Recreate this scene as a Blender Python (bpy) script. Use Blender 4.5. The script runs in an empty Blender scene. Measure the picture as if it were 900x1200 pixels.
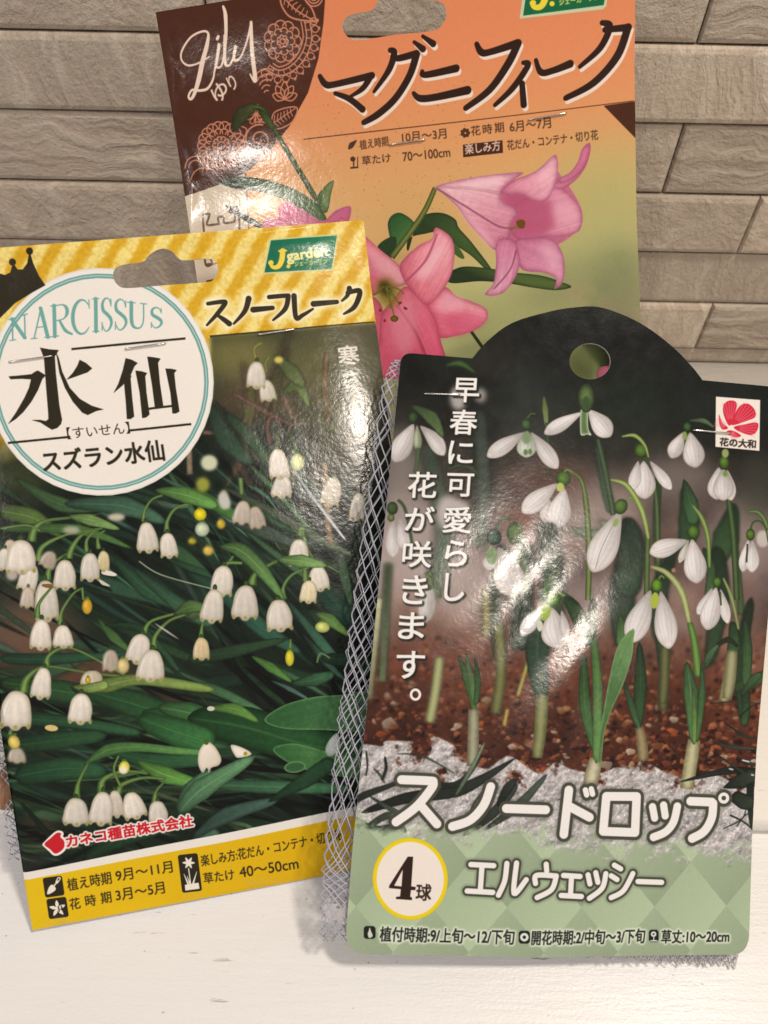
import bpy, bmesh, math, random
import numpy as np
from mathutils import Vector, geometry

random.seed(7)
R = np.random.RandomState(11)
scene = bpy.context.scene
COL = scene.collection

# ------------------------------------------------------------------ camera
TH, ROLL, CH = math.radians(48), math.radians(1.2), .24
_r = np.array([1., 0, 0]); _u = np.array([0, math.sin(TH), math.cos(TH)]); FW = np.array([0, math.cos(TH), -math.sin(TH)])
RT = _r*math.cos(ROLL) + _u*math.sin(ROLL); UP = -_r*math.sin(ROLL) + _u*math.cos(ROLL)
CAM = np.array([0, 0, CH])
cd = bpy.data.cameras.new('camera'); cam = bpy.data.objects.new('camera', cd); COL.objects.link(cam)
cd.sensor_fit = 'HORIZONTAL'; cd.sensor_width = 36; cd.lens = 36; cd.clip_start = .005; cd.clip_end = 60
cd.dof.use_dof = True; cd.dof.focus_distance = .235; cd.dof.aperture_fstop = 30
m4 = [[RT[i], UP[i], -FW[i], CAM[i]] for i in range(3)] + [[0, 0, 0, 1]]
from mathutils import Matrix
cam.matrix_world = Matrix(m4)
scene.camera = cam

# ------------------------------------------------------------------ light
world = bpy.data.worlds.new('World'); scene.world = world; world.use_nodes = True
bg = world.node_tree.nodes['Background']; bg.inputs[0].default_value = (1.0, .92, .86, 1); bg.inputs[1].default_value = .27
def lamp(name, loc, target, power, size, color, shape='DISK'):
    l = bpy.data.lights.new(name, 'AREA'); l.energy = power; l.size = size; l.color = color; l.shape = shape
    o = bpy.data.objects.new(name, l); COL.objects.link(o); o.location = loc
    o.rotation_euler = (Vector(target) - Vector(loc)).to_track_quat('-Z', 'Y').to_euler(); return o
lamp('ceiling_lamp_warm', (.52, -1.02, 1.33), (0, .15, .05), 6.1, .12, (1, .89, .78))
lamp('ceiling_lamp_second', (-.60, -1.0, 1.15), (0, .15, .05), 3.6, .14, (1, .91, .83))
lamp('shelf_lamp', (.40, .07, 1.02), (.02, .2, 0), 6.5, .11, (1, .88, .76))
lamp('cool_side_fill', (-1.2, -.5, .8), (-.05, .1, .02), 3.0, .7, (.74, .82, 1.0))  # added cool fill, no window there; tints the left of the counter lavender
scene.view_settings.view_transform = 'Standard'; scene.view_settings.look = 'None'
scene.view_settings.gamma = 1; scene.view_settings.exposure = 0
scene.render.film_transparent = False

# ------------------------------------------------------------------ photo geometry: the planes the cards stand in
def ray(p): return RT*(p[0]-450)/900 + UP*(600-p[1])/900 + FW
def on_z(p, z): d = ray(p); return CAM + d*(z-CAM[2])/d[2]
def on_y(p, y): d = ray(p); return CAM + d*(y-CAM[1])/d[1]
def normal(n): v = RT*n[0]+UP*n[1]+FW*n[2]; return v/np.linalg.norm(v)
class Plane:
    def __init__(s, P0, n, left, right):
        s.n = n; s.P0 = P0
        s.o = s.hit(left); e = s.hit(right)-s.o; s.e1 = e/np.linalg.norm(e); s.e2 = np.cross(n, s.e1)
        if s.e2[2] < 0: s.e2 = -s.e2
    def hit(s, p):
        d = ray(p); return CAM + d*np.dot(s.P0-CAM, s.n)/np.dot(d, s.n)
    def uv(s, pts):                                  # outline points -> metres in the plane of the card
        pts = np.asarray(pts, float).reshape(-1, 2)
        d = RT[None]*((pts[:, :1]-450)/900) + UP[None]*((600-pts[:, 1:])/900) + FW[None]
        q = CAM + d*(np.dot(s.P0-CAM, s.n)/(d@s.n))[:, None] - s.o
        return np.stack([q@s.e1, q@s.e2], 1)
    def xyz(s, u, v, w=0.): return s.o + s.e1*u + s.e2*v + s.n*w
PN = Plane(on_z((38, 1090), .0025), normal((.155, -.06, -.986)), (0, 292), (425, 260))
PS = Plane(on_z((420, 1118), .012), normal((.06, .035, -.994)), (470, 415), (923, 455))
PL = Plane(CAM + ray((462, 0))*.235, normal((-.07, -.25, -.966)), (183, 15), (741, -69))

# ------------------------------------------------------------------ node helpers
def mat(name, color=(.8, .8, .8), rough=.5, **kw):
    m = bpy.data.materials.new(name); m.use_nodes = True
    b = m.node_tree.nodes['Principled BSDF']
    b.inputs['Base Color'].default_value = (*color, 1); b.inputs['Roughness'].default_value = rough
    for k, v in kw.items(): b.inputs[k.replace('_', ' ')].default_value = v
    return m, m.node_tree, b
def node(nt, t, **kw):
    n = nt.nodes.new(t)
    for k, v in kw.items():
        if k in n.inputs: n.inputs[k].default_value = v
        else: setattr(n, k, v)
    return n
def ramp(nt, fac, stops):
    r = nt.nodes.new('ShaderNodeValToRGB'); nt.links.new(fac, r.inputs[0])
    e = r.color_ramp.elements
    while len(e) < len(stops): e.new(.5)
    for k, (p, c) in enumerate(stops):
        e[k].position = p; e[k].color = (c, c, c, 1) if not hasattr(c, '__len__') else (*c, 1)
    return r.outputs[0]
def bump(nt, h, dist, strength=1., nrm=None):
    b = node(nt, 'ShaderNodeBump'); b.inputs['Strength'].default_value = strength; b.inputs['Distance'].default_value = dist
    nt.links.new(h, b.inputs['Height'])
    if nrm is not None: nt.links.new(nrm, b.inputs['Normal'])
    return b.outputs[0]
def math_node(nt, op, a, b=None):
    n = nt.nodes.new('ShaderNodeMath'); n.operation = op
    for i, v in enumerate((a, b)):
        if v is None: continue
        if isinstance(v, (int, float)): n.inputs[i].default_value = v
        else: nt.links.new(v, n.inputs[i])
    return n.outputs[0]
def mapping(nt, src, scale, rot=(0, 0, 0)):
    mp = nt.nodes.new('ShaderNodeMapping'); mp.inputs['Scale'].default_value = scale; mp.inputs['Rotation'].default_value = rot
    nt.links.new(src, mp.inputs[0]); return mp.outputs[0]
def noise(nt, vec, scale, detail=4, rough=.55):
    n = node(nt, 'ShaderNodeTexNoise'); n.inputs['Scale'].default_value = scale; n.inputs['Detail'].default_value = detail
    n.inputs['Roughness'].default_value = rough; nt.links.new(vec, n.inputs['Vector']); return n.outputs[0]
def mixc(nt, fac, a, b, blend='MIX'):
    n = nt.nodes.new('ShaderNodeMix'); n.data_type = 'RGBA'; n.blend_type = blend
    for i, v in ((0, fac), (6, a), (7, b)):
        if isinstance(v, (int, float)): n.inputs[i].default_value = v
        elif isinstance(v, tuple): n.inputs[i].default_value = (*v, 1)
        else: nt.links.new(v, n.inputs[i])
    return n.outputs[2]

# ------------------------------------------------------------------ object helpers
def tag(o, label=None, cat=None, group=None, kind=None):
    for k, v in (('label', label), ('category', cat), ('group', group), ('kind', kind)):
        if v: o[k] = v
    return o
def empty(name, loc):
    o = bpy.data.objects.new(name, None); COL.objects.link(o); o.location = loc; o.empty_display_size = .02; return o
def make(name, verts, faces, m, parent=None, smooth=False, uvs=None, midx=None):
    me = bpy.data.meshes.new(name); me.from_pydata([tuple(map(float, v)) for v in verts], [], [tuple(map(int, f)) for f in faces])
    for x in (m if isinstance(m, (list, tuple)) else [m]): me.materials.append(x)
    if midx is not None: me.polygons.foreach_set('material_index', np.asarray(midx, np.int32))
    if smooth: me.polygons.foreach_set('use_smooth', np.ones(len(me.polygons), bool))
    if uvs is not None:
        l = me.uv_layers.new(name='card'); vi = np.empty(len(me.loops), np.int32); me.loops.foreach_get('vertex_index', vi)
        l.data.foreach_set('uv', np.asarray(uvs, np.float32)[vi].ravel())
    me.update()
    o = bpy.data.objects.new(name, me); COL.objects.link(o)
    if parent is not None:
        o.parent = parent; o.matrix_parent_inverse = Matrix.Translation(-Vector(parent.location))
    return o
def tubes(paths, r, sides=5):
    V, F = [], []
    for path in paths:
        P = np.asarray(path, float); n = len(P)
        T = np.gradient(P, axis=0); T /= np.linalg.norm(T, axis=1)[:, None] + 1e-12
        a = np.array([0, 0, 1.]) if abs(T[0, 2]) < .8 else np.array([1., 0, 0])
        b0 = len(V)
        for i in range(n):
            x = np.cross(T[i], a); x /= np.linalg.norm(x)+1e-12; y = np.cross(T[i], x)
            rr = r[i] if hasattr(r, '__len__') else r
            for k in range(sides):
                t = 2*math.pi*k/sides; V.append(P[i] + (x*math.cos(t)+y*math.sin(t))*rr)
        for i in range(n-1):
            for k in range(sides):
                F.append((b0+i*sides+k, b0+i*sides+(k+1) % sides, b0+(i+1)*sides+(k+1) % sides, b0+(i+1)*sides+k))
        F.append(tuple(b0+k for k in range(sides))[::-1]); F.append(tuple(b0+(n-1)*sides+k for k in range(sides)))
    return V, F
def spline(pts, closed=False, n=8):
    P = np.asarray(pts, float); N = len(P); out = []
    rng = range(N) if closed else range(N-1)
    for i in rng:
        if closed: p0, p1, p2, p3 = P[i-1], P[i], P[(i+1) % N], P[(i+2) % N]
        else: p0, p1, p2, p3 = P[max(i-1, 0)], P[i], P[i+1], P[min(i+2, N-1)]
        for k in range(n):
            t = k/n
            out.append(.5*((2*p1)+(p2-p0)*t+(2*p0-5*p1+4*p2-p3)*t*t+(3*p1-p0-3*p2+p3)*t**3))
    if not closed: out.append(P[-1])
    return np.array(out)

# ------------------------------------------------------------------ the print shop: a small painter that lays ink on a card in card millimetres
_glyphs = {}
def glyph_edges(s):
    if s in _glyphs: return _glyphs[s]
    c = bpy.data.curves.new('lettering', 'FONT'); c.body = s; c.resolution_u = 4
    o = bpy.data.objects.new('lettering', c); COL.objects.link(o)
    me = o.to_mesh()
    v = np.array([x.co[:2] for x in me.vertices]); cnt = {}
    for p in me.polygons:
        for k in p.edge_keys: cnt[k] = cnt.get(k, 0)+1
    e = np.array([k for k, n in cnt.items() if n == 1], int)
    o.to_mesh_clear(); bpy.data.objects.remove(o); bpy.data.curves.remove(c)
    _glyphs[s] = (v[e[:, 0]], v[e[:, 1]]); return _glyphs[s]
def gauss(a, s):
    if s < .25: return a
    r = max(1, int(math.ceil(2.6*s))); k = np.exp(-.5*(np.arange(-r, r+1)/s)**2); k /= k.sum()
    for ax in (0, 1):
        pad = [(0, 0)]*a.ndim; pad[ax] = (r, r); b = np.pad(a, pad, mode='edge' if a.ndim == 3 else 'constant'); o = np.zeros_like(a); n = a.shape[ax]
        for i, w in enumerate(k): o += w*(b[i:i+n] if ax == 0 else b[:, i:i+n])
        a = o
    return a
def dilate(m, r):
    o = m.copy(); r0 = int(math.ceil(r)); p = np.pad(m, r0)
    H, W = m.shape
    for rad in ((r,) if r < 2.5 else (r*.5, r)):
        for k in range(20):
            t = 2*math.pi*k/20; dx = int(round(rad*math.cos(t))); dy = int(round(rad*math.sin(t)))
            o = np.maximum(o, p[r0+dy:r0+dy+H, r0+dx:r0+dx+W])
    return o
def vnoise(h, w, cell, seed, cy=None):
    rs = np.random.RandomState(seed); cy = cy or cell
    g = rs.rand(int(h/cy)+3, int(w/cell)+3).astype(np.float32)
    y = np.arange(h)/cy; x = np.arange(w)/cell; yi = y.astype(int); xi = x.astype(int); fy = (y-yi); fx = (x-xi)
    fy = (fy*fy*(3-2*fy))[:, None]; fx = (fx*fx*(3-2*fx))[None]
    a = g[yi][:, xi]; b = g[yi][:, xi+1]; c = g[yi+1][:, xi]; d = g[yi+1][:, xi+1]
    return (a*(1-fx)+b*fx)*(1-fy)+(c*(1-fx)+d*fx)*fy
def fbm(h, w, cell, seed, octv=4):
    o = 0; amp = 1; tot = 0
    for i in range(octv):
        o = o+amp*vnoise(h, w, max(cell/2**i, 1.01), seed+i*17); tot += amp; amp *= .55
    return o/tot
class Art:
    """artwork of one card; ink is placed with points read off the packet, carried into the card's own plane"""
    def __init__(s, plane, corners, res, base=(30, 40, 30), up=(0, -1)):
        s.pl = plane; uv = plane.uv(corners); s.u0, s.v1 = uv[:, 0].min()-.002, uv[:, 1].max()+.002
        s.res = res*1000; s.W = int((uv[:, 0].max()+.002-s.u0)*s.res); s.H = int((s.v1-uv[:, 1].min()+.002)*s.res)
        s.a = np.empty((s.H, s.W, 3), np.float32); s.a[:] = base; s.up = np.array(up, float); s.use(0, 0, 1)
        d = plane.uv([(500, 600), (501, 600)]); s.k = np.linalg.norm(d[1]-d[0])*s.res      # canvas pixels per outline pixel
    def use(s, ox, oy, sc): s.ox, s.oy, s.sc = ox, oy, sc; return s
    def P(s, pts):
        p = np.asarray(pts, float).reshape(-1, 2)/s.sc + (s.ox, s.oy); uv = s.pl.uv(p)
        return np.stack([(uv[:, 0]-s.u0)*s.res, (s.v1-uv[:, 1])*s.res], 1)
    def L(s, x): return x/s.sc*s.k
    def mask(s, a, b, pad=2):                        # even-odd coverage of a set of edges
        allp = np.vstack([a, b]); lo = np.floor(allp.min(0)).astype(int)-pad; hi = np.ceil(allp.max(0)).astype(int)+pad
        x0, y0 = max(lo[0], -60), max(lo[1], -60); x1, y1 = min(hi[0], s.W+60), min(hi[1], s.H+60)
        if x1 <= x0 or y1 <= y0: return None
        ss = 4; ys = y0+(np.arange((y1-y0)*ss)+.5)/ss
        up = a[:, 1] > b[:, 1]; A = np.where(up[:, None], b, a); B = np.where(up[:, None], a, b)
        out = np.zeros((y1-y0, x1-x0), np.float32); X = np.arange(x0, x1, dtype=np.float32)[None]
        for c in range(0, len(ys), 400):
            yy = ys[c:c+400][:, None]
            act = (yy >= A[None, :, 1]) & (yy < B[None, :, 1])
            xs = A[:, 0]+(yy-A[:, 1])*(B[:, 0]-A[:, 0])/np.maximum(B[:, 1]-A[:, 1], 1e-9)
            xs = np.where(act, xs, 1e7); kmax = int(act.sum(1).max()) if act.size else 0
            xs = np.sort(xs, 1)[:, :kmax+kmax % 2]
            cov = np.zeros((len(yy), x1-x0), np.float32)
            for k in range(0, xs.shape[1]-1, 2):
                cov += np.clip(xs[:, k+1:k+2]-X, 0, 1)-np.clip(xs[:, k:k+1]-X, 0, 1)
            out[c//ss:c//ss+len(yy)//ss] += cov.reshape(-1, ss, x1-x0).mean(1)
        return np.clip(out, 0, 1), x0, y0
    def put(s, m, x0, y0, col, alpha=1.):
        h, w = m.shape; X0, Y0 = max(x0, 0), max(y0, 0); X1, Y1 = min(x0+w, s.W), min(y0+h, s.H)
        if X1 <= X0 or Y1 <= Y0: return
        sl = (slice(Y0-y0, Y1-y0), slice(X0-x0, X1-x0)); mm = (m[sl]*alpha)[..., None]
        c = np.asarray(col, np.float32)
        if c.ndim == 3: c = c[sl]
        d = s.a[Y0:Y1, X0:X1]; d += (c-d)*mm
    def fillpx(s, q, col, col2=None, axis=None, blur=0, alpha=1, edge=None, tex=0, streak=None):
        pad = 2+int(3*blur); r = s.mask(q, np.roll(q, -1, 0), pad)
        if r is None: return
        m, x0, y0 = r; c = np.asarray(col, np.float32)
        h, w = m.shape
        if col2 is not None:
            a, b = axis; d = b-a; yy, xx = np.mgrid[0:h, 0:w]
            t = np.clip(((xx+x0-a[0])*d[0]+(yy+y0-a[1])*d[1])/(d@d+1e-9), 0, 1)[..., None]
            c = c+(np.asarray(col2, np.float32)-c)*t
        if edge:
            ec, am, wd = edge; e = np.clip(2-2*gauss(m, wd), 0, 1)[..., None]*am
            c = c+(np.asarray(ec, np.float32)-c)*e
        if c.ndim == 1: c = np.broadcast_to(c, (h, w, 3))
        if tex: c = c*(1+tex*(fbm(h, w, 9, R.randint(9999), 4)-.5)[..., None])
        if streak is not None:                       # fine veins along a direction
            d = np.array(streak, float); d /= np.linalg.norm(d)+1e-9; yy, xx = np.mgrid[0:h, 0:w]
            q2 = (-xx*d[1]+yy*d[0]); rs = R.rand(4000).astype(np.float32); i = np.abs((q2/2.2).astype(int)) % 3999
            c = c*(1+.085*(gauss(rs[i], .8)-.5)[..., None])
        if blur: m = gauss(m, blur)
        s.put(m, x0, y0, c, alpha)
    def fill(s, pts, col, col2=None, axis=None, blur=0, smooth=True, **kw):
        p = spline(pts, True, 7) if smooth else np.asarray(pts, float)
        ax = None if axis is None else s.P(axis)
        s.fillpx(s.P(p), col, col2, ax, s.L(blur), **kw)
    def ell(s, cx, cy, rx, ry, col, rot=0, **kw):
        t = np.linspace(0, 2*math.pi, 48)[:-1]; c, d = math.cos(rot), math.sin(rot)
        s.fill(np.stack([cx+rx*np.cos(t)*c-ry*np.sin(t)*d, cy+rx*np.cos(t)*d+ry*np.sin(t)*c], 1), col, smooth=False, **kw)
    def ribbon(s, pts, w, n=8, smooth=True):         # outline of a tapering stroke, w: widths along it
        p = s.P(spline(pts, False, n) if smooth and len(pts) > 2 else pts)
        if len(p) < 3: p = np.array([p[0]+(p[-1]-p[0])*t for t in np.linspace(0, 1, 6)])
        t = np.gradient(p, axis=0); t /= np.linalg.norm(t, axis=1)[:, None]+1e-9; nr = np.stack([-t[:, 1], t[:, 0]], 1)
        wd = np.interp(np.linspace(0, 1, len(p)), np.linspace(0, 1, len(w)), w)[:, None]*s.k/s.sc/2 if hasattr(w, '__len__') else w*s.k/s.sc/2
        return np.vstack([p+nr*wd, (p-nr*wd)[::-1]])
    def caps(s, strokes, pad):                       # union of round-ended strokes as one mask
        S = []
        for pts, w in strokes:
            p = s.P(spline(pts, False, 6) if len(pts) > 2 else pts); n = len(p)
            wd = np.interp(np.linspace(0, 1, n), np.linspace(0, 1, len(w)), w) if hasattr(w, '__len__') else np.full(n, w)
            S += [(p[i], p[i+1], s.L(wd[i])/2, s.L(wd[i+1])/2) for i in range(n-1)]
        al = np.array([x for q in S for x in q[:2]]); mx = max(q[2] for q in S)+pad+2
        x0, y0 = np.floor(al.min(0)-mx).astype(int); x1, y1 = np.ceil(al.max(0)+mx).astype(int)
        D = np.full((y1-y0, x1-x0), -1e3, np.float32)
        for a, b, ra, rb in S:
            e = max(ra, rb)+pad+2
            xa, ya = np.floor(np.minimum(a, b)-e).astype(int)-(x0, y0); xb, yb = np.ceil(np.maximum(a, b)+e).astype(int)-(x0, y0)
            xa, ya = max(xa, 0), max(ya, 0)
            yy, xx = np.mgrid[ya+y0:yb+y0, xa+x0:xb+x0]; d = b-a
            t = np.clip(((xx-a[0])*d[0]+(yy-a[1])*d[1])/(d@d+1e-9), 0, 1)
            v = ra+(rb-ra)*t-np.hypot(xx-a[0]-t*d[0], yy-a[1]-t*d[1])
            sub = D[ya:yb, xa:xb]; np.maximum(sub, v[:sub.shape[0], :sub.shape[1]], out=sub)
        return D, x0, y0
    def strokes(s, st, col, outline=None, glow=None, shadow=None, alpha=1, blur=0):
        pad = 4
        if outline: pad = max(pad, s.L(outline[1]))
        if glow: pad = max(pad, s.L(glow[1])*4)
        D, x0, y0 = s.caps(st, pad)
        if glow: s.put(np.clip(1+D/s.L(glow[1])/3.2, 0, 1)**1.3, x0, y0, glow[0], glow[2])
        if shadow: dx, dy = s.L(shadow[1]), s.L(shadow[2]); s.put(np.clip(D+.5, 0, 1), x0+int(dx), y0+int(dy), shadow[0])
        if outline: s.put(np.clip(D+s.L(outline[1])+.5, 0, 1), x0, y0, outline[0])
        m = np.clip(D+.5, 0, 1); s.put(gauss(m, s.L(blur)) if blur else m, x0, y0, col, alpha)
    def stem(s, pts, w, col, col2=None, blur=0, alpha=1, smooth=True, tex=.12):
        q = s.ribbon(pts, w, smooth=smooth)
        s.fillpx(q, col, blur=s.L(blur), alpha=alpha, edge=((np.array(col)*.55), .7, max(s.L(np.mean(w))*.28, .6)), tex=tex)
        if col2 is not None:
            pp = np.asarray(spline(pts, False, 6) if len(pts) > 2 else pts, float)
            s.fillpx(s.ribbon(pts, np.array(w)*.35 if hasattr(w, '__len__') else w*.35), col2, blur=max(s.L(blur), s.L(np.mean(w))*.13), alpha=.75*alpha)
    def text(s, t, p0, p1, h, col, bold=0, outline=None, glow=None, shadow=None, alpha=1, up=None, slant=0, condense=None):
        a, b = glyph_edges(t); al = np.vstack([a, b]); lo, hi = al.min(0), al.max(0)
        p0, p1 = np.array(p0, float), np.array(p1, float); u = s.up if up is None else np.array(up, float)
        u = u*h
        def tr(q):
            f = (q-lo)/(hi-lo); return s.P(p0+f[:, :1]*(p1-p0)+f[:, 1:]*(u+slant*(p1-p0)/np.linalg.norm(p1-p0)*h))
        r = s.mask(tr(a), tr(b), 4+int(s.L((outline[1] if outline else 0)+(glow[1]*3 if glow else 0)+(shadow[3]*3 if shadow else 0)+bold)))
        if r is None: return
        m, x0, y0 = r
        if bold:
            rb = s.L(bold)
            f = math.floor(rb); m1 = dilate(m, f) if f >= 1 else m; m2 = dilate(m, f+1); m = m1+(m2-m1)*(rb-f)
        if glow: s.put(np.clip(gauss(dilate(m, s.L(glow[1])), s.L(glow[1])*.7)*1.3, 0, 1), x0, y0, glow[0], glow[2])
        if shadow: s.put(np.clip(gauss(dilate(m, 1.5), s.L(shadow[3]))*1.5, 0, 1), x0+int(s.L(shadow[1])), y0+int(s.L(shadow[2])), shadow[0], shadow[4])
        if outline: s.put(np.clip(gauss(dilate(m, s.L(outline[1])), .6), 0, 1), x0, y0, outline[0])
        s.put(m, x0, y0, col, alpha)
    def image(s, name, tint=(1.06, 1.0, .90), grain=3.):
        a = s.a+R.randn(s.H, s.W, 1).astype(np.float32)*grain
        a = (np.clip(a, 0, 255)/255)**1.03
        g = a.mean(2, keepdims=True); a = np.clip(g+(a-g)*1.02, 0, 1)
        lin = np.where(a < .04045, a/12.92, ((a+.055)/1.055)**2.4)/np.array(tint, np.float32)
        lin = np.clip(lin, .004, .9); b = np.where(lin < .0031308, lin*12.92, 1.055*lin**(1/2.4)-.055)
        im = bpy.data.images.new(name, s.W, s.H, alpha=False)
        px = np.ones((s.H, s.W, 4), np.float32); px[..., :3] = b[::-1]
        im.pixels.foreach_set(px.ravel()); im.update(); im.pack(); return im

# ------------------------------------------------------------------ printed flowers
CREAM = (240, 228, 208)
def bell(A, cx, cy, w, h, rot=0, blur=.0, col=CREAM, dots=True, alpha=1, cap=True):
    rot = rot+R.uniform(-.09, .09); w = w*R.uniform(.93, 1.06); c, d = math.cos(rot), math.sin(rot); R1 = R.rand; sk = R.uniform(-.07, .07)
    def T(p): p = np.array(p, float); p = np.stack([p[:, 0]+sk*(p[:, 1]+.5), p[:, 1]], 1)*(w, h); return np.stack([cx+p[:, 0]*c-p[:, 1]*d, cy+p[:, 0]*d+p[:, 1]*c], 1)
    j = lambda: (R1()-.5)*.11
    o = [(0, -.52), (.23, -.46), (.4, -.24+j()), (.48, .05), (.49+j(), .3), (.47, .45), (.4, .5), (.33, .42), (.22, .43), (.13, .52), (.02, .54), (-.1, .51),
         (-.18, .42), (-.3, .43), (-.39, .5), (-.47, .45), (-.49+j(), .28), (-.47, .04), (-.39, -.25+j()), (-.21, -.47)]
    col = np.array(col, float)*R.uniform(.93, 1.03)
    if cap: A.ell(*T([(0, -.57)])[0], w*.1, h*.11, (66, 92, 42), rot=rot, blur=blur, edge=((30, 48, 22), .8, A.L(w*.05)))
    A.fill(T(o), col*1.03, col2=col*.84, axis=T([(-.35, -.3), (.55, .35)]), blur=max(blur, .7*A.sc*.5), alpha=alpha, edge=((136, 124, 98), .6, A.L(w*.085)), tex=.09)
    for x0, x1 in ((-.13, -.18), (.12, .21)):
        A.stem(T([(x0*.4, -.4), (x0, -.05), (x1, .42)]), [w*.012, w*.05, w*.03], col*.8, blur=max(blur, w*.035), alpha=.36, tex=0)
    A.stem(T([(-.2, -.36), (-.33, 0), (-.36, .3)]), [w*.05, w*.12, w*.06], (252, 243, 226), blur=max(blur, w*.05), alpha=.5, tex=0)
    A.fill(T([(-.42, .44), (-.3, .4), (-.18, .42), (0, .5), (.2, .43), (.33, .42), (.46, .45), (.3, .3), (0, .36), (-.3, .3)]), (196, 178, 140), blur=w*.05, alpha=.4)
    if dots:
        for x, y in ((.42, .41), (.03, .44), (-.41, .41)):
            A.ell(*T([(x, y)])[0], w*.055, w*.06, (150, 142, 58), blur=w*.018, alpha=.85)
def bud(A, cx, cy, w, h, col=(222, 205, 74), blur=0, rot=0):
    A.ell(cx, cy-h*.5, w*.24, h*.14, (78, 104, 44), blur=blur, rot=rot)
    A.ell(cx, cy, w*.5, h*.5, col, rot=rot, blur=max(blur, .6), edge=(np.array(col)*.6, .8, A.L(w*.13)), tex=.15)
    A.ell(cx-w*.12, cy-h*.1, w*.14, h*.22, np.minimum(np.array(col)*1.2, 255), rot=rot, blur=w*.08, alpha=.7)
def leaf(A, pts, w, col, lt=None, blur=0, alpha=1, vein=True):
    """strap leaf along a line"""
    col = np.array(col, float)
    if hasattr(w, '__len__'):
        t = np.linspace(0, 1, 41); w = np.interp(t, np.linspace(0, 1, len(w)), w)*np.clip(1-np.abs(2*t-1)**9*.85, 0, 1)
    q = A.ribbon(pts, w)
    p = A.P([pts[0], pts[-1]])
    col = col*.5+col.mean()*.08+col*.40; A.fillpx(q, col*.80, col2=col*1.32, axis=p, blur=A.L(blur), alpha=alpha, edge=(col*.45, .75, max(A.L(np.mean(w))*.16, .7)), tex=.22, streak=p[1]-p[0] if vein and blur < 3 else None)
    if lt is not None:
        A.stem(pts, np.array(w)*.09 if hasattr(w, '__len__') else w*.09, lt, blur=max(blur, np.mean(w)*.04), alpha=.6, tex=0)
def petal(A, base, tip, w, col=(226, 216, 206), blur=0, bend=0., shade=.8, alpha=1):
    b, t = np.array(base, float), np.array(tip, float); d = t-b; n = np.array([-d[1], d[0]])/np.linalg.norm(d)
    L = np.linalg.norm(d)
    def T(q): q = np.array(q, float); return b+q[:, :1]*d+n*(q[:, 1:]*w+bend*L*np.sin(np.pi*np.clip(q[:, :1], 0, 1)))
    o = [(-.01, 0), (.07, .13), (.25, .29), (.48, .46), (.68, .5), (.84, .4), (.95, .2), (1, 0), (.95, -.2), (.84, -.39), (.68, -.5), (.48, -.47), (.25, -.3), (.07, -.13)]
    col = np.array(col, float)
    A.fill(T(o), col*1.02, col2=col*shade, axis=T([(.5, .35), (.55, -.6)]) if R.rand() > .5 else T([(.95, .3), (.1, -.3)]), blur=max(blur, .8), alpha=alpha,
           edge=((138, 126, 114), .6, A.L(w*.085)), tex=.07)
    for k in (-.26, -.06, .15, .32):
        A.stem(T([(.12, k*.35), (.5, k), (.9, k*.55)]), w*.028, col*.83, blur=max(blur, w*.02), alpha=.5, tex=0)
    A.fill(T([(.2, .1), (.5, .25), (.8, .2), (.75, 0), (.4, 0)]), (250, 246, 238), blur=w*.1, alpha=.4)
def ovary(A, x, y, r, ry=None, col=(84, 114, 46), blur=0, rot=0):
    ry = ry or r*1.08; col = np.array(col, float)
    A.ell(x, y, r, ry, col, rot=rot, blur=max(blur, .8), edge=(col*.42, .85, A.L(r*.42)), tex=.35)
    A.ell(x-r*.2, y-ry*.25, r*.42, ry*.42, np.minimum(col*1.28, 255), rot=rot, blur=max(blur, r*.3), alpha=.6)

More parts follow.
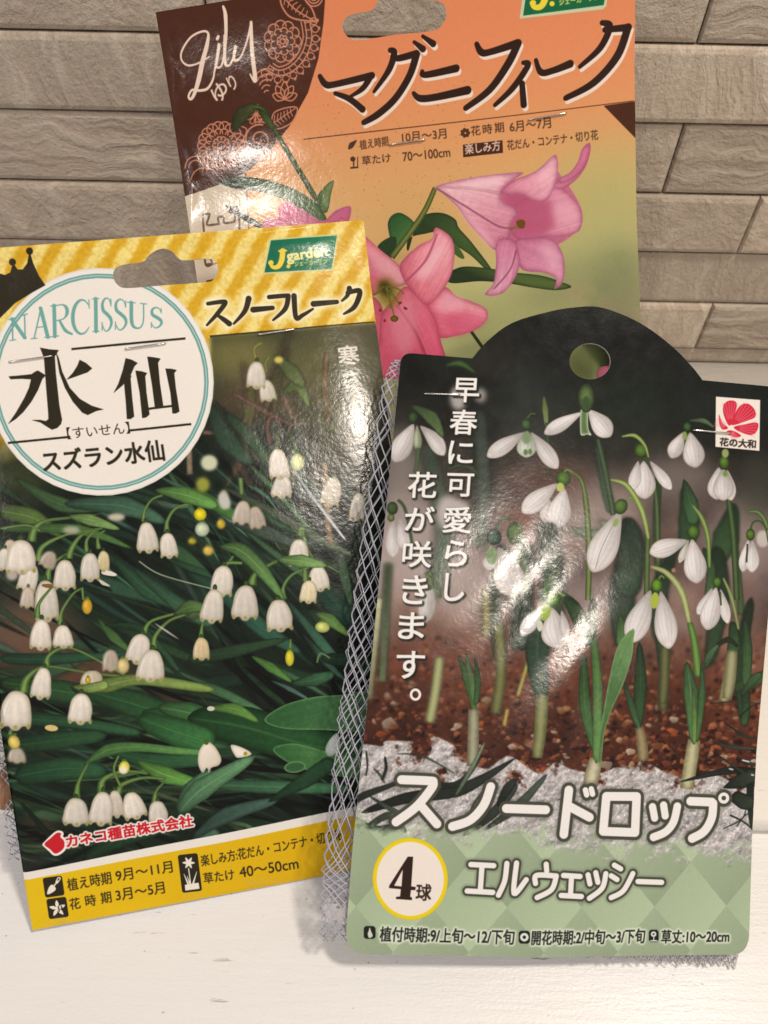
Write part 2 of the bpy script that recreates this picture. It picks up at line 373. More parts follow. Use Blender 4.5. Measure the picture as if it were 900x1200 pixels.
# ------------------------------------------------------------------ artwork 1: the yellow card with white bell flowers
N_OUT = [(-85, 299), (425, 260), (437, 352), (447, 425), (521, 1000), (38, 1090)]
def art_bells():
    A = Art(PN, N_OUT, 9.0, (26, 34, 24), up=(-.14, -1)); H, W = A.H, A.W
    n1, n2, n3 = fbm(H, W, 210, 5, 4), fbm(H, W, 90, 8, 4), fbm(H, W, 30, 3, 3)
    A.a[:] = np.array((11, 15, 11)) + n1[..., None]*np.array((18, 28, 20)) + n3[..., None]*np.array((10, 11, 8))
    yy, xx = np.mgrid[0:H, 0:W]; s = A.k
    def blob(x, y, rx, ry, col, al, blur): A.use(0, 0, 1); A.ell(x, y, rx, ry, col, blur=blur, alpha=al)
    blob(410, 440, 60, 120, (122, 112, 80), .8, 30); blob(330, 430, 90, 40, (104, 98, 56), .8, 20); blob(275, 415, 45, 26, (132, 120, 66), .7, 12)
    blob(300, 470, 60, 22, (92, 68, 44), .7, 12); blob(30, 745, 60, 40, (112, 84, 66), .9, 14); blob(80, 790, 80, 26, (108, 70, 54), .8, 12)
    blob(190, 815, 40, 12, (104, 74, 56), .6, 8); blob(20, 560, 40, 20, (70, 76, 40), .8, 14); blob(60, 960, 30, 18, (76, 52, 40), .8, 8); blob(40, 1000, 40, 16, (46, 38, 32), .8, 8)
    rr = np.random.RandomState(3)
    # out-of-focus leaf mass
    for k in range(60):
        x, y = rr.uniform(-60, 420), rr.uniform(560, 1000); ang = math.radians(rr.normal(24 if y < 780 else 8, 12)); L = rr.uniform(90, 260)
        g = rr.uniform(.45, 1.25); c = np.array((44, 72, 44))*g + (0, 0, rr.uniform(-4, 14)*g)
        A.use(0, 0, 1); d = np.array((math.cos(ang), math.sin(ang)))*L/2
        leaf(A, [(x-d[0], y-d[1]), (x, y+rr.uniform(-8, 8)), (x+d[0], y+d[1])], [2, rr.uniform(9, 22), rr.uniform(6, 16), 2], c, blur=rr.uniform(1.2, 4), alpha=.85, vein=False)
    for k in range(34):
        x, y = rr.uniform(240, 420), rr.uniform(540, 760); ang = math.radians(rr.normal(48, 11)); L = rr.uniform(90, 220)
        g = rr.uniform(.4, 1.1); c = np.array((40, 64, 46))*g
        d = np.array((math.cos(ang), math.sin(ang)))*L/2
        leaf(A, [(x-d[0], y-d[1]), (x, y), (x+d[0], y+d[1])], [3, rr.uniform(7, 18), 3], c, blur=rr.uniform(1, 3), alpha=.8, vein=False)
    for k in range(16):
        x, y = rr.uniform(250, 420), rr.uniform(420, 560); ang = math.radians(rr.uniform(20, 110)); L = rr.uniform(40, 130)
        c = (np.array((96, 100, 52)) if rr.rand() > .45 else np.array((112, 84, 56)))*rr.uniform(.55, 1.1)
        d = np.array((math.cos(ang), math.sin(ang)))*L/2
        leaf(A, [(x-d[0], y-d[1]), (x+rr.uniform(-9, 9), y), (x+d[0], y+d[1])], [2, rr.uniform(4, 14), 2], c, blur=rr.uniform(2, 4), alpha=.75, vein=False)
    for k in range(240):
        lo = rr.rand() < .55; x, y = rr.uniform(-60, 430), rr.uniform(800, 1010) if lo else rr.uniform(545, 820); ang = math.radians(rr.normal(10 if y > 830 else 27, 13) if x < 260 else rr.normal(16 if y > 830 else 44, 14)); L = rr.uniform(40, 210)
        g = rr.uniform(.25, 1.75) if rr.rand() > .3 else rr.uniform(.1, .35); c = np.array((42, 66, 42))*g + (rr.uniform(-6, 12)*g, 0, rr.uniform(-6, 12)*g)
        d = np.array((math.cos(ang), math.sin(ang)))*L/2; wd = rr.uniform(2.5, 9)
        leaf(A, [(x-d[0], y-d[1]), (x+rr.uniform(-4, 4), y+rr.uniform(-7, 7)), (x+d[0], y+d[1])], [1, wd, wd*.7, 1], c, lt=c*1.5 if g > .8 else None, blur=rr.choice([.3, .5, .9, 1.6, 2.4]), alpha=.92)
    # sharper leaves
    A.use(0, 560, 3.6)
    for pts, w, c in [([(0, 140), (140, 170), (260, 250)], [60, 70, 12], (84, 108, 50)), ([(60, 0), (250, 110), (430, 130)], [16, 60, 20], (58, 84, 48)),
                      ([(270, 110), (520, 120), (700, 190)], [30, 80, 30], (58, 88, 66)), ([(0, 215), (330, 220), (560, 300)], [26, 44, 10], (66, 96, 48)),
                      ([(480, 340), (620, 470), (800, 560)], [20, 70, 30], (44, 76, 50)), ([(560, 380), (760, 540), (900, 620)], [20, 60, 50], (50, 82, 56)),
                      ([(600, 240), (760, 320), (900, 440)], [16, 60, 30], (48, 78, 46)), ([(700, 340), (860, 410), (900, 470)], [10, 40, 20], (44, 72, 48)),
                      ([(0, 760), (200, 765), (560, 740)], [40, 50, 16], (40, 70, 48)), ([(0, 860), (260, 900), (700, 960)], [50, 90, 50], (46, 80, 44)),
                      ([(300, 880), (560, 950), (900, 1060)], [40, 110, 60], (42, 76, 42)), ([(0, 1010), (300, 1030), (600, 1075)], [50, 50, 40], (42, 74, 46)),
                      ([(410, 590), (480, 670), (560, 740)], [6, 40, 10], (66, 96, 48)), ([(440, 620), (600, 640), (760, 820)], [10, 30, 20], (40, 66, 42))]:
        leaf(A, pts, w, c, lt=np.minimum(np.array(c)*1.5, 255), blur=2)
    leaf(A, [(600, 985), (760, 1010), (1000, 1090)], [20, 80, 60], (52, 92, 48), lt=(110, 150, 96), blur=1)
    leaf(A, [(665, 965), (800, 990), (1000, 1060)], [30, 90, 60], (60, 104, 54), lt=(120, 160, 100), blur=.8)
    A.use(220, 560, 3.6)
    for pts, w, c in [([(0, 50), (80, 90), (180, 150), (260, 200)], [40, 50, 46, 20], (64, 104, 46)), ([(150, 40), (330, 130), (560, 260), (700, 330)], [10, 34, 36, 20], (72, 84, 62)),
                      ([(180, 190), (330, 230), (480, 290)], [10, 60, 20], (62, 74, 60)), ([(0, 400), (140, 480), (320, 640), (480, 740)], [20, 60, 70, 30], (44, 78, 58)),
                      ([(0, 770), (200, 730), (420, 680)], [50, 54, 20], (42, 64, 40)), ([(420, 520), (560, 690), (640, 780)], [16, 44, 30], (54, 90, 68)),
                      ([(520, 420), (620, 520), (700, 620)], [30, 110, 60], (30, 60, 44)), ([(640, 300), (660, 400), (690, 540)], [6, 46, 20], (60, 88, 58)),
                      ([(0, 870), (120, 895), (330, 1000)], [22, 40, 34], (66, 102, 66)), ([(350, 855), (430, 890), (520, 940)], [4, 20, 8], (70, 100, 90)),
                      ([(560, 760), (680, 770), (800, 800)], [30, 70, 50], (34, 58, 38)), ([(0, 590), (60, 560), (110, 600)], [40, 50, 10], (84, 96, 54))]:
        leaf(A, pts, w, c, lt=np.minimum(np.array(c)*1.45, 255), blur=1.5)
    leaf(A, [(0, 1010), (240, 1050), (520, 1130), (760, 1150)], [90, 170, 150, 110], (36, 76, 38), lt=(70, 116, 64))
    A.fill([(324, 1020), (400, 962), (520, 926), (640, 915), (800, 905), (820, 1060), (560, 1062), (400, 1056)], (44, 86, 46), col2=(76, 118, 72), axis=[(350, 930), (640, 1070)], edge=((122, 160, 100), .8, 3), tex=.2, streak=(1, -.1))
    leaf(A, [(440, 868), (540, 850), (618, 826)], [20, 56, 30], (52, 88, 56), lt=(96, 132, 90))
    leaf(A, [(268, 752), (350, 800), (440, 862)], [8, 40, 12], (76, 118, 52), lt=(128, 160, 92))
    leaf(A, [(88, 972), (200, 975), (300, 1030)], [12, 50, 14], (86, 128, 54), lt=(140, 170, 96))
    A.stem([(545, 780), (560, 740), (600, 760)], 8, (110, 140, 90))
    A.use(0, 840, 3.333)
    for pts, w, c in [([(60, 110), (240, 90), (420, 70)], [60, 70, 40], (40, 70, 42)), ([(60, 230), (260, 200), (420, 215)], [80, 90, 50], (40, 74, 46)),
                      ([(420, 130), (600, 170), (840, 160)], [40, 60, 50], (44, 80, 48)), ([(540, 0), (700, 60), (840, 100)], [60, 110, 90], (50, 96, 50)),
                      ([(330, 560), (460, 480), (640, 440)], [40, 70, 30], (34, 58, 36)), ([(750, 490), (820, 450), (840, 430)], [20, 60, 60], (62, 88, 66))]:
        leaf(A, pts, w, c, lt=np.array(c)*1.4, blur=2)
    leaf(A, [(326, 188), (420, 130), (530, 116), (700, 130), (835, 140)], [10, 46, 36, 30, 22], (80, 124, 62), lt=(132, 168, 96))
    leaf(A, [(535, 168), (650, 225), (785, 258)], [12, 66, 24], (88, 138, 58), lt=(150, 186, 100))
    leaf(A, [(702, 372), (760, 290), (840, 215)], [40, 92, 60], (72, 112, 76), lt=(126, 162, 116))
    A.use(200, 840, 3.332)
    leaf(A, [(180, 262), (400, 272), (700, 280)], [40, 52, 40], (62, 106, 70), lt=(108, 150, 104))
    leaf(A, [(34, 372), (120, 280), (330, 152)], [30, 84, 30], (86, 128, 86), lt=(136, 172, 124))
    A.fill([(400, 124), (480, 104), (600, 132), (780, 180), (780, 240), (560, 214), (450, 172)], (46, 90, 48), col2=(78, 122, 68), axis=[(420, 180), (560, 120)], edge=((120, 160, 100), .7, 3), tex=.2, streak=(1, .2))
    A.ell(485, 195, 42, 22, (54, 92, 54), rot=-.1, edge=((140, 170, 110), .8, 3))
    leaf(A, [(84, 474), (220, 380), (420, 322)], [16, 64, 30], (58, 82, 68), blur=2)
    leaf(A, [(380, 330), (520, 250), (640, 170)], [10, 60, 70], (36, 66, 42), blur=2)
    # twigs
    A.use(220, 250, 3.428)
    for pts, w, c in [([(385, 735), (430, 830)], 14, (128, 96, 66)), ([(180, 720), (300, 790), (420, 850)], [10, 22, 10], (104, 76, 62)), ([(330, 930), (320, 850), (345, 815), (375, 850)], [14, 16, 12, 8], (112, 76, 62)),
                      ([(400, 890), (420, 850), (480, 845)], 8, (132, 108, 84)), ([(550, 1000), (560, 1200), (575, 1330)], 24, (150, 122, 90)), ([(560, 560), (550, 700), (570, 850)], [20, 24, 10], (120, 98, 62)),
                      ([(60, 880), (190, 884)], 16, (118, 90, 74)), ([(4, 930), (8, 1050)], 22, (140, 120, 96))]:
        A.stem(pts, w, c, blur=2, tex=.4)
    leaf(A, [(90, 760), (150, 900), (260, 1010)], [30, 80, 40], (44, 66, 48), blur=6, vein=False); leaf(A, [(150, 800), (250, 900), (330, 1000)], [20, 60, 30], (48, 72, 44), blur=5, vein=False)
    leaf(A, [(420, 1010), (480, 1110), (640, 1320)], [4, 14, 12], (172, 172, 170), blur=1)
    leaf(A, [(380, 730), (440, 690), (490, 780)], [10, 50, 14], (92, 112, 56), blur=3, vein=False); leaf(A, [(350, 570), (420, 640), (470, 700)], [20, 60, 20], (86, 96, 52), blur=5, vein=False)
    # stalks
    A.use(0, 560, 3.6); g, gl = (84, 112, 54), (142, 168, 96)
    for pts, w in [([(132, 268), (146, 215), (190, 182), (296, 168)], [34, 28, 12, 10]), ([(160, 352), (180, 290), (280, 240), (410, 216)], [26, 20, 10, 9]), ([(290, 340), (305, 292), (350, 238), (432, 212)], [28, 22, 10, 9]),
                   ([(365, 312), (366, 262), (402, 220)], [20, 12, 8]), ([(416, 300), (412, 248), (442, 222)], [22, 8, 8]), ([(155, 596), (162, 530), (212, 466)], [26, 12, 8]), ([(254, 620), (262, 560), (310, 488), (352, 464)], [24, 12, 9, 8]),
                   ([(352, 515), (347, 462)], 10), ([(605, 186), (608, 140), (640, 92), (684, 74)], [22, 11, 9, 10]), ([(702, 230), (706, 180), (742, 128), (812, 108)], [26, 14, 11, 10]),
                   ([(608, 655), (636, 606), (736, 574)], [24, 13, 12]), ([(650, 720), (655, 668), (710, 606), (780, 578)], [28, 18, 12, 12]), ([(845, 678), (850, 640), (866, 590)], [20, 10, 8]),
                   ([(196, 800), (206, 750), (270, 716), (350, 736), (530, 832)], [34, 16, 10, 10, 12]), ([(98, 905), (112, 850), (160, 806), (220, 796), (380, 822), (540, 838)], [40, 26, 12, 10, 10, 12]), ([(342, 912), (346, 880)], [24, 12]),
                   ([(0, 215), (110, 200), (170, 225)], 8), ([(200, 430), (215, 370), (280, 320)], [30, 16, 6])]:
        A.stem(pts, w, g, gl, tex=.2)
    leaf(A, [(288, 162), (380, 178), (505, 218)], [8, 48, 12], (110, 142, 76), lt=(168, 192, 120))
    leaf(A, [(652, 52), (780, 72), (920, 122)], [12, 66, 40], (86, 128, 60), lt=(150, 182, 106))
    leaf(A, [(730, 580), (800, 545), (870, 552)], [8, 56, 30], (72, 100, 52), lt=(120, 146, 86))
    leaf(A, [(305, 880), (440, 876), (600, 850), (910, 895)], [8, 60, 44, 40], (110, 130, 62), lt=(170, 184, 110))
    A.stem([(585, 352), (680, 410), (890, 468)], 6, (150, 160, 130))
    A.use(220, 560, 3.6)
    for pts, w in [([(270, 452), (290, 400), (378, 350)], [44, 16, 13]), ([(405, 512), (404, 460), (440, 410), (510, 378)], [30, 14, 12, 12]), ([(118, 470), (125, 420), (160, 375), (192, 330)], [24, 16, 12, 10]), ([(230, 360), (160, 362), (130, 400)], [14, 14, 10]),
                   ([(55, 678), (60, 625), (70, 598)], [24, 9, 7]), ([(432, 725), (434, 680)], [16, 8]), ([(497, 440), (494, 385)], [26, 20]), ([(470, 275), (480, 214), (500, 290), (530, 340)], [30, 34, 14, 10]), ([(222, 0), (228, 70)], 20)]:
        A.stem(pts, w, g, gl, tex=.2)
    leaf(A, [(134, 290), (220, 305), (310, 388), (410, 520)], [10, 60, 56, 20], (88, 124, 66), lt=(150, 180, 110))
    leaf(A, [(540, 572), (600, 600), (682, 668)], [8, 52, 14], (92, 130, 58), lt=(150, 184, 104))
    A.use(0, 840, 3.333)
    for pts, w in [([(300, 318), (308, 255), (345, 180)], [30, 14, 8]), ([(398, 298), (404, 245), (480, 212), (578, 218)], [34, 22, 12, 12]), ([(462, 298), (480, 262), (560, 236), (650, 240)], [30, 18, 12, 12]), ([(605, 335), (610, 290), (642, 252)], [30, 10, 8]), ([(474, 275), (446, 205), (465, 150)], [10, 10, 8]), ([(40, 70), (45, 50)], 16)]:
        A.stem(pts, w, g, gl, tex=.2)
    # bells and buds
    A.use(220, 250, 3.428)
    A.stem([(275, 590), (268, 540), (300, 520)], 10, (140, 140, 70), blur=1.5); A.stem([(318, 640), (312, 600), (330, 575)], 9, (120, 130, 62), blur=1.5)
    bell(A, 318, 712, 72, 86, -.15, 2, (222, 212, 190)); bell(A, 273, 650, 76, 106, .05, 1.6)
    A.stem([(360, 955), (362, 890), (385, 860)], [24, 14, 8], (84, 92, 56)); A.stem([(430, 965), (425, 910), (400, 880)], [24, 10, 6], (80, 104, 52))
    bell(A, 380, 1098, 84, 90); bell(A, 364, 1008, 84, 118); bud(A, 441, 1000, 58, 72, (212, 214, 150)); bell(A, 577, 1120, 80, 116, .15, 1.5, (222, 210, 186)); bell(A, 685, 1180, 66, 110, .1, 2, (214, 204, 184), cap=False)
    A.ell(86, 1002, 34, 32, (206, 204, 170), blur=5); A.ell(60, 1090, 28, 30, (150, 150, 60), blur=6); A.ell(145, 1150, 20, 40, (180, 180, 150), blur=5); A.ell(365, 588, 18, 14, (210, 190, 90), blur=4)
    A.use(220, 560, 3.6)
    bell(A, 290, 168, 74, 92, -.25, 2.5, (206, 188, 168), False); bell(A, 232, 148, 84, 98, .05, 2.5, (214, 198, 178), False)
    A.ell(155, 98, 22, 36, (196, 192, 176), rot=-.5, blur=5)
    bud(A, 52, 155, 54, 54, (226, 206, 40)); bud(A, 60, 218, 62, 62, (196, 204, 170), 1.5); bud(A, 140, 195, 40, 44, (190, 164, 60), 3); bud(A, 18, 268, 40, 32, (168, 154, 50), 4); bud(A, 86, 308, 48, 44, (206, 176, 84), 3)
    bell(A, 470, 318, 86, 112); bell(A, 555, 426, 88, 104, -.1); bell(A, 510, 482, 78, 94, 0, 0, (240, 222, 180)); bell(A, 148, 438, 96, 128, .12); bell(A, 109, 543, 100, 138)
    leaf(A, [(380, 345), (480, 352), (590, 372)], [16, 56, 12], (104, 140, 72), lt=(164, 190, 120)); A.stem([(590, 372), (640, 400)], 7, (100, 130, 70))
    bell(A, 244, 528, 108, 142); bell(A, 386, 582, 110, 130); bell(A, 56, 722, 76, 92, 0, 0, (234, 208, 158)); bud(A, 430, 760, 38, 70, (206, 196, 56)); bud(A, 568, 630, 62, 46, (208, 212, 120), 0, .1)
    A.use(0, 560, 3.6)
    bell(A, 42, 292, 62, 60, 0, 2, (214, 192, 170), False); bell(A, 12, 345, 60, 92, .1, 1); A.ell(50, 410, 26, 24, (180, 168, 150), blur=5)
    bell(A, 206, 346, 76, 72, .3, 3, (196, 178, 158), False); bell(A, 120, 422, 90, 118, .22, 1); bell(A, 88, 335, 128, 140, -.04)
    bell(A, 116, 506, 66, 86, 0, 2, (210, 190, 170)); bell(A, 196, 520, 104, 168, -.06, 1); A.ell(205, 456, 30, 9, (128, 92, 42), rot=.1)
    A.stem([(158, 590), (165, 530), (218, 462)], [26, 12, 8], g, gl)
    A.fill([(440, 385), (490, 405), (480, 415), (430, 405)], (226, 214, 196)); A.fill([(415, 425), (465, 456), (430, 450)], (206, 196, 176))
    bell(A, 434, 352, 58, 84, 0, 0, (232, 212, 160)); bell(A, 380, 378, 90, 116); bell(A, 275, 411, 104, 124, .05)
    bell(A, 170, 662, 94, 126); bell(A, 265, 670, 88, 94); bud(A, 368, 542, 44, 66, (206, 164, 54))
    bell(A, 619, 254, 94, 126); bell(A, 708, 287, 82, 104); A.ell(490, 166, 36, 16, (196, 184, 160), blur=5); A.ell(300, 220, 36, 16, (168, 166, 140), blur=6)
    bell(A, 468, 770, 78, 88, 0, 3, (206, 188, 166), False); bud(A, 520, 792, 54, 66, (210, 190, 130), 1.5); bell(A, 390, 844, 92, 62, 0, 1, (226, 210, 178)); bud(A, 372, 852, 24, 30, (196, 170, 60))
    leaf(A, [(305, 880), (380, 886), (460, 868)], [8, 40, 40], (116, 136, 66), lt=(170, 184, 110))
    bell(A, 588, 722, 94, 124, .25); bell(A, 640, 792, 112, 130); A.fill([(650, 612), (700, 640), (756, 682), (700, 650)], (186, 176, 166), blur=1.5)
    bell(A, 178, 868, 90, 130, .06); bell(A, 70, 980, 134, 158); bell(A, 343, 974, 100, 126); A.ell(218, 1054, 28, 13, (214, 188, 120), rot=.1, blur=1); A.ell(890, 972, 16, 10, (206, 200, 180))
    A.use(0, 840, 3.333)
    bell(A, 66, 148, 70, 60, 0, 3, (204, 190, 168), False); bud(A, 57, 97, 46, 56, (222, 196, 100), 1, -.4)
    bell(A, 452, 340, 66, 104, 0, 1, (218, 204, 182)); bell(A, 522, 346, 92, 104, -.25); bell(A, 400, 358, 96, 128); bell(A, 296, 370, 98, 106, .08); bell(A, 616, 372, 86, 88); bud(A, 486, 196, 44, 52, (226, 210, 90), 0, .2); A.ell(482, 206, 16, 14, (238, 228, 200), blur=3)
    A.use(200, 840, 3.332)
    A.fill([(140, 96), (172, 112), (198, 160), (188, 186), (160, 196), (150, 216), (142, 196), (125, 215), (108, 180), (112, 130)], CREAM, col2=(214, 198, 172), axis=[(110, 120), (200, 190)], edge=((150, 140, 116), .6, 4)); A.ell(140, 95, 10, 12, (70, 96, 40))
    A.fill([(235, 108), (280, 118), (316, 144), (268, 158), (250, 148)], CREAM, edge=((150, 140, 116), .6, 4)); A.ell(292, 142, 8, 8, (170, 150, 40))
    A.fill([(650, 62), (612, 100), (605, 140), (628, 152), (660, 120)], (206, 208, 200), edge=((130, 136, 120), .6, 4))
        # yellow header with brushed diagonal stripes
    hdr = [(-95, 290), (430, 250), (460, 252), (460, 376), (345, 385), (246, 393.5), (246, 470), (0, 545), (-95, 560)]
    A.use(0, 0, 1); q = A.P(hdr); r = A.mask(q, np.roll(q, -1, 0), 20)
    m, x0, y0 = r; h, w = m.shape; Y, X = np.mgrid[0:h, 0:w]; Y = Y+y0; X = X+x0
    mm = gauss(m, 5); mm = np.where(Y < A.P([(200, 400)])[0, 1], np.minimum(m, 1), mm)
    fade = np.clip((A.P([(0, 552)])[0, 1]-Y)/(A.L(50)), 0, 1); mm = mm*np.where(X < A.P([(246, 400)])[0, 0]-4, fade, 1)
    ph = (X*.86+Y*.68)/A.L(27); wob = (fbm(h, w, 26, 41, 3)-.5)*.9
    st = .5+.5*np.sin(2*np.pi*ph+wob*1.6); st = np.clip((st-.5)*1.7+.5, 0, 1); gr = fbm(h, w, 6, 77, 3); st = np.clip(st*(.55+.9*gr), 0, 1)[..., None]
    A.put(mm, x0, y0, np.array((214, 166, 40))*(1-st)+np.array((236, 212, 126))*st+((gr-.5)*26)[..., None])
    # round white label
    cx, cy, r0 = 118, 448, 132.5
    A.ell(cx, cy, r0, r0+.5, (238, 230, 216), edge=((196, 186, 166), .5, 3)); A.ell(cx, cy, r0*.955, r0*.955, (104, 156, 144)); A.ell(cx, cy, r0*.941, r0*.941, (208, 216, 206)); A.ell(cx, cy, r0*.934, r0*.934, (112, 162, 150)); A.ell(cx, cy, r0*.916, r0*.916, (238, 227, 211))
    A.use(0, 250, 3.428); K = (46, 40, 26)
    A.fill([(-60, 240), (0, 243), (22, 250), (44, 240), (56, 205), (58, 204), (74, 228), (95, 228), (114, 204), (123, 165), (128, 165), (138, 205), (160, 255), (184, 290), (130, 318), (60, 360), (0, 418), (-60, 460)], K, smooth=False)
    A.ell(126, 158, 14, 14, K); A.ell(55, 200, 14, 14, K)
    # arched serif capitals
    def letter(ch, x0, x1, yt0, yb0, yt1, yb1, col):
        F = lambda P: [((1-px)*x0+px*x1, (1-py)*((1-px)*yt0+px*yt1)+py*((1-px)*yb0+px*yb1)) for px, py in P]
        T, t = 13, 5; arc = lambda cx, cy, rx, ry, a0, a1: [(cx+rx*math.cos(math.radians(a)), cy+ry*math.sin(math.radians(a))) for a in np.linspace(a0, a1, 10)]
        G = {'N': [([(.18, 0), (.2, 1)], t), ([(.16, .02), (.84, .98)], T), ([(.84, 0), (.86, 1)], t), ([(0, 0), (.3, 0)], 4), ([(.05, 1), (.35, 1)], 4), ([(.7, 0), (1, 0)], 4)],
             'A': [([(.52, .0), (.15, 1)], t), ([(.5, .02), (.86, 1)], T), ([(.3, .64), (.7, .64)], 4), ([(0, 1), (.3, 1)], 4), ([(.7, 1), (1, 1)], 4)],
             'R': [([(.2, 0), (.22, 1)], T), ([(.2, .01), (.5, .01)]+arc(.5, .25, .3, .24, -80, 80)+[(.25, .5)], [4, 5, 12, 12, 5, 4]), ([(.45, .52), (.7, .85), (1, 1)], [8, 12, 8]), ([(.05, 0), (.3, 0)], 4), ([(.05, 1), (.4, 1)], 4)],
             'C': [(arc(.55, .5, .48, .5, -40, -320), [3, 6, 9, 12, 13, 12, 9, 6, 3]), ([(.93, .02), (.94, .26)], 4)],
             'I': [([(.5, 0), (.5, 1)], T), ([(.1, 0), (.9, 0)], 4), ([(.1, 1), (.9, 1)], 4)],
             'S': [([(.85, .2), (.7, .03), (.4, .0), (.15, .15), (.2, .36), (.5, .48), (.8, .62), (.88, .8), (.65, .98), (.35, 1), (.1, .8)], [4, 4, 6, 9, 12, 13, 12, 9, 6, 4, 4]), ([(.86, .02), (.86, .24)], 4), ([(.1, .74), (.1, .98)], 4)],
             'U': [([(.2, 0), (.2, .65), (.3, .92), (.55, 1), (.75, .9), (.84, .6), (.84, 0)], [13, 13, 11, 6, 5, 5, 5]), ([(.0, 0), (.4, 0)], 4), ([(.68, 0), (1, 0)], 4)]}[ch]
        A.strokes([(F(P), w) for P, w in G], col)
    for ch, a, b, t0, b0, t1, b1 in [('N', 33, 108, 425, 510, 402, 497), ('A', 122, 200, 383, 502, 372, 494), ('R', 198, 286, 372, 495, 358, 483), ('C', 285, 362, 352, 486, 344, 480), ('I', 368, 400, 344, 474, 342, 472),
                                     ('S', 404, 452, 342, 472, 342, 468), ('S', 457, 512, 344, 468, 350, 463), ('U', 512, 588, 357, 462, 364, 460), ('S', 602, 654, 376, 460, 382, 456)]:
        letter(ch, a, b, t0, b0, t1, b1, (112, 166, 154))
    for a, b in [((285, 540), (745, 498)), ((30, 918), (280, 893)), ((515, 868), (768, 842))]: A.fill([a, b, (b[0], b[1]+9), (a[0], a[1]+9)], K, smooth=False)
    A.text('【すいせん】', (270, 908), (522, 884), 48, K)
    B = lambda *p: A.fill(p, K, smooth=False)
    def S(*p): A.fill(p, K)
    B((158, 538), (196, 545), (234, 548), (226, 562), (218, 574), (222, 640), (236, 770), (247, 828), (243, 846), (228, 862), (206, 869), (188, 858), (160, 840), (124, 830), (158, 829), (182, 834), (192, 826), (191, 800), (182, 690), (174, 580))
    B((32, 654), (80, 650), (124, 645), (140, 634), (150, 630), (182, 650), (168, 664), (150, 710), (124, 756), (92, 798), (62, 826), (30, 847), (62, 800), (96, 740), (114, 700), (122, 666), (84, 664), (40, 666))
    B((318, 587), (344, 600), (369, 622), (350, 638), (310, 652), (264, 668), (290, 640), (308, 612)); B((222, 552), (234, 580), (248, 636), (278, 700), (318, 744), (366, 772), (415, 787), (384, 794), (350, 810), (328, 800), (290, 756), (258, 700), (236, 640))
    B((504, 581), (530, 588), (553, 601), (540, 614), (524, 650), (492, 690), (454, 722), (474, 684), (492, 630)); B((496, 668), (510, 656), (528, 650), (524, 664), (530, 740), (538, 816), (524, 826), (508, 826), (504, 760))
    B((543, 631), (568, 634), (591, 641), (583, 654), (588, 720), (600, 808), (586, 820), (570, 822), (560, 720)); B((591, 575), (618, 578), (645, 583), (635, 600), (642, 680), (656, 776), (640, 784), (622, 785), (610, 690)); B((664, 623), (688, 624), (710, 629), (700, 642), (706, 700), (721, 796), (706, 804), (692, 804), (684, 720)); B((580, 782), (700, 768), (700, 777), (582, 791))
    A.text('スズラン水仙', (176, 1040), (662, 992), 84, K, bold=1.9)
    # product lettering on the header
    A.use(220, 250, 3.428)
    A.strokes([(p_, [x_*1.38 for x_ in w_]) for p_, w_ in [([(80, 362), (140, 354), (148, 362), (118, 402), (76, 448)], [10, 12, 13, 12, 6]), ([(112, 404), (142, 424), (166, 442)], [6, 13, 15]), ([(244, 342), (228, 392), (184, 442)], [16, 13, 6]), ([(262, 386), (340, 379)], [16, 12]),
               ([(326, 336), (394, 331), (402, 338), (390, 384), (342, 428)], [12, 12, 14, 13, 6]), ([(426, 332), (434, 418), (462, 408), (502, 384)], [15, 13, 11, 6]), ([(504, 364), (598, 356)], [16, 12]),
               ([(648, 302), (640, 330), (618, 352)], [15, 11, 6]), ([(640, 320), (688, 310), (684, 344), (664, 380), (626, 404)], [11, 14, 15, 13, 6])]], (54, 46, 28), glow=((252, 244, 214), 8, .85))
    A.fill([(88, 490), (752, 433), (752, 438), (88, 495)], (60, 48, 30), smooth=False)
    A.fill([(328, 112), (600, 90), (604, 96), (584, 222), (576, 232), (308, 246), (302, 240)], (206, 206, 150), smooth=False); A.fill([(334, 116), (597, 96), (577, 226), (308, 240)], (22, 104, 74), col2=(30, 122, 84), axis=[(320, 230), (590, 110)], smooth=False)
    J = (238, 206, 70)
    A.strokes([([(366, 156), (394, 154)], 7), ([(380, 156), (376, 192), (362, 216), (340, 218), (330, 202)], [20, 20, 17, 13, 10])], J); A.ell(334, 202, 11, 10, J); A.ell(404, 216, 8, 8, J)
    A.text('garden', (402, 208), (560, 186), 50, (240, 226, 150), bold=2.0); A.text('ジェーガーテン', (430, 216), (560, 205), 19, (232, 214, 110), bold=.6)
    A.text('寒', (610, 612), (692, 604), 76, (222, 214, 196), bold=1.5); A.text('さ', (628, 700), (694, 694), 66, (214, 208, 194), bold=1.5, alpha=.8)
    # maker's mark and the yellow foot band
    A.use(0, 840, 3.333)
    A.fill([(60, 612), (100, 605), (833, 460), (1900, 246), (1960, 620), (60, 900)], (236, 226, 210), smooth=False)
    A.fill([(60, 640), (104, 634), (833, 494), (1900, 280), (1960, 620), (60, 900)], (230, 190, 26), col2=(220, 174, 18), axis=[(100, 800), (1300, 520)], smooth=False)
    RD = (198, 36, 44)
    d = [(176, 494), (200, 470), (224, 450), (240, 452), (238, 466), (252, 482), (252, 506), (236, 524), (216, 530), (198, 514)]
    A.strokes([(d+[d[0]], 16)], (240, 230, 216)); A.fill(d, RD)
    A.text('カネコ種苗株式会社', (264, 508), (756, 424), 46, RD, bold=1.5, outline=((240, 228, 214), 6))
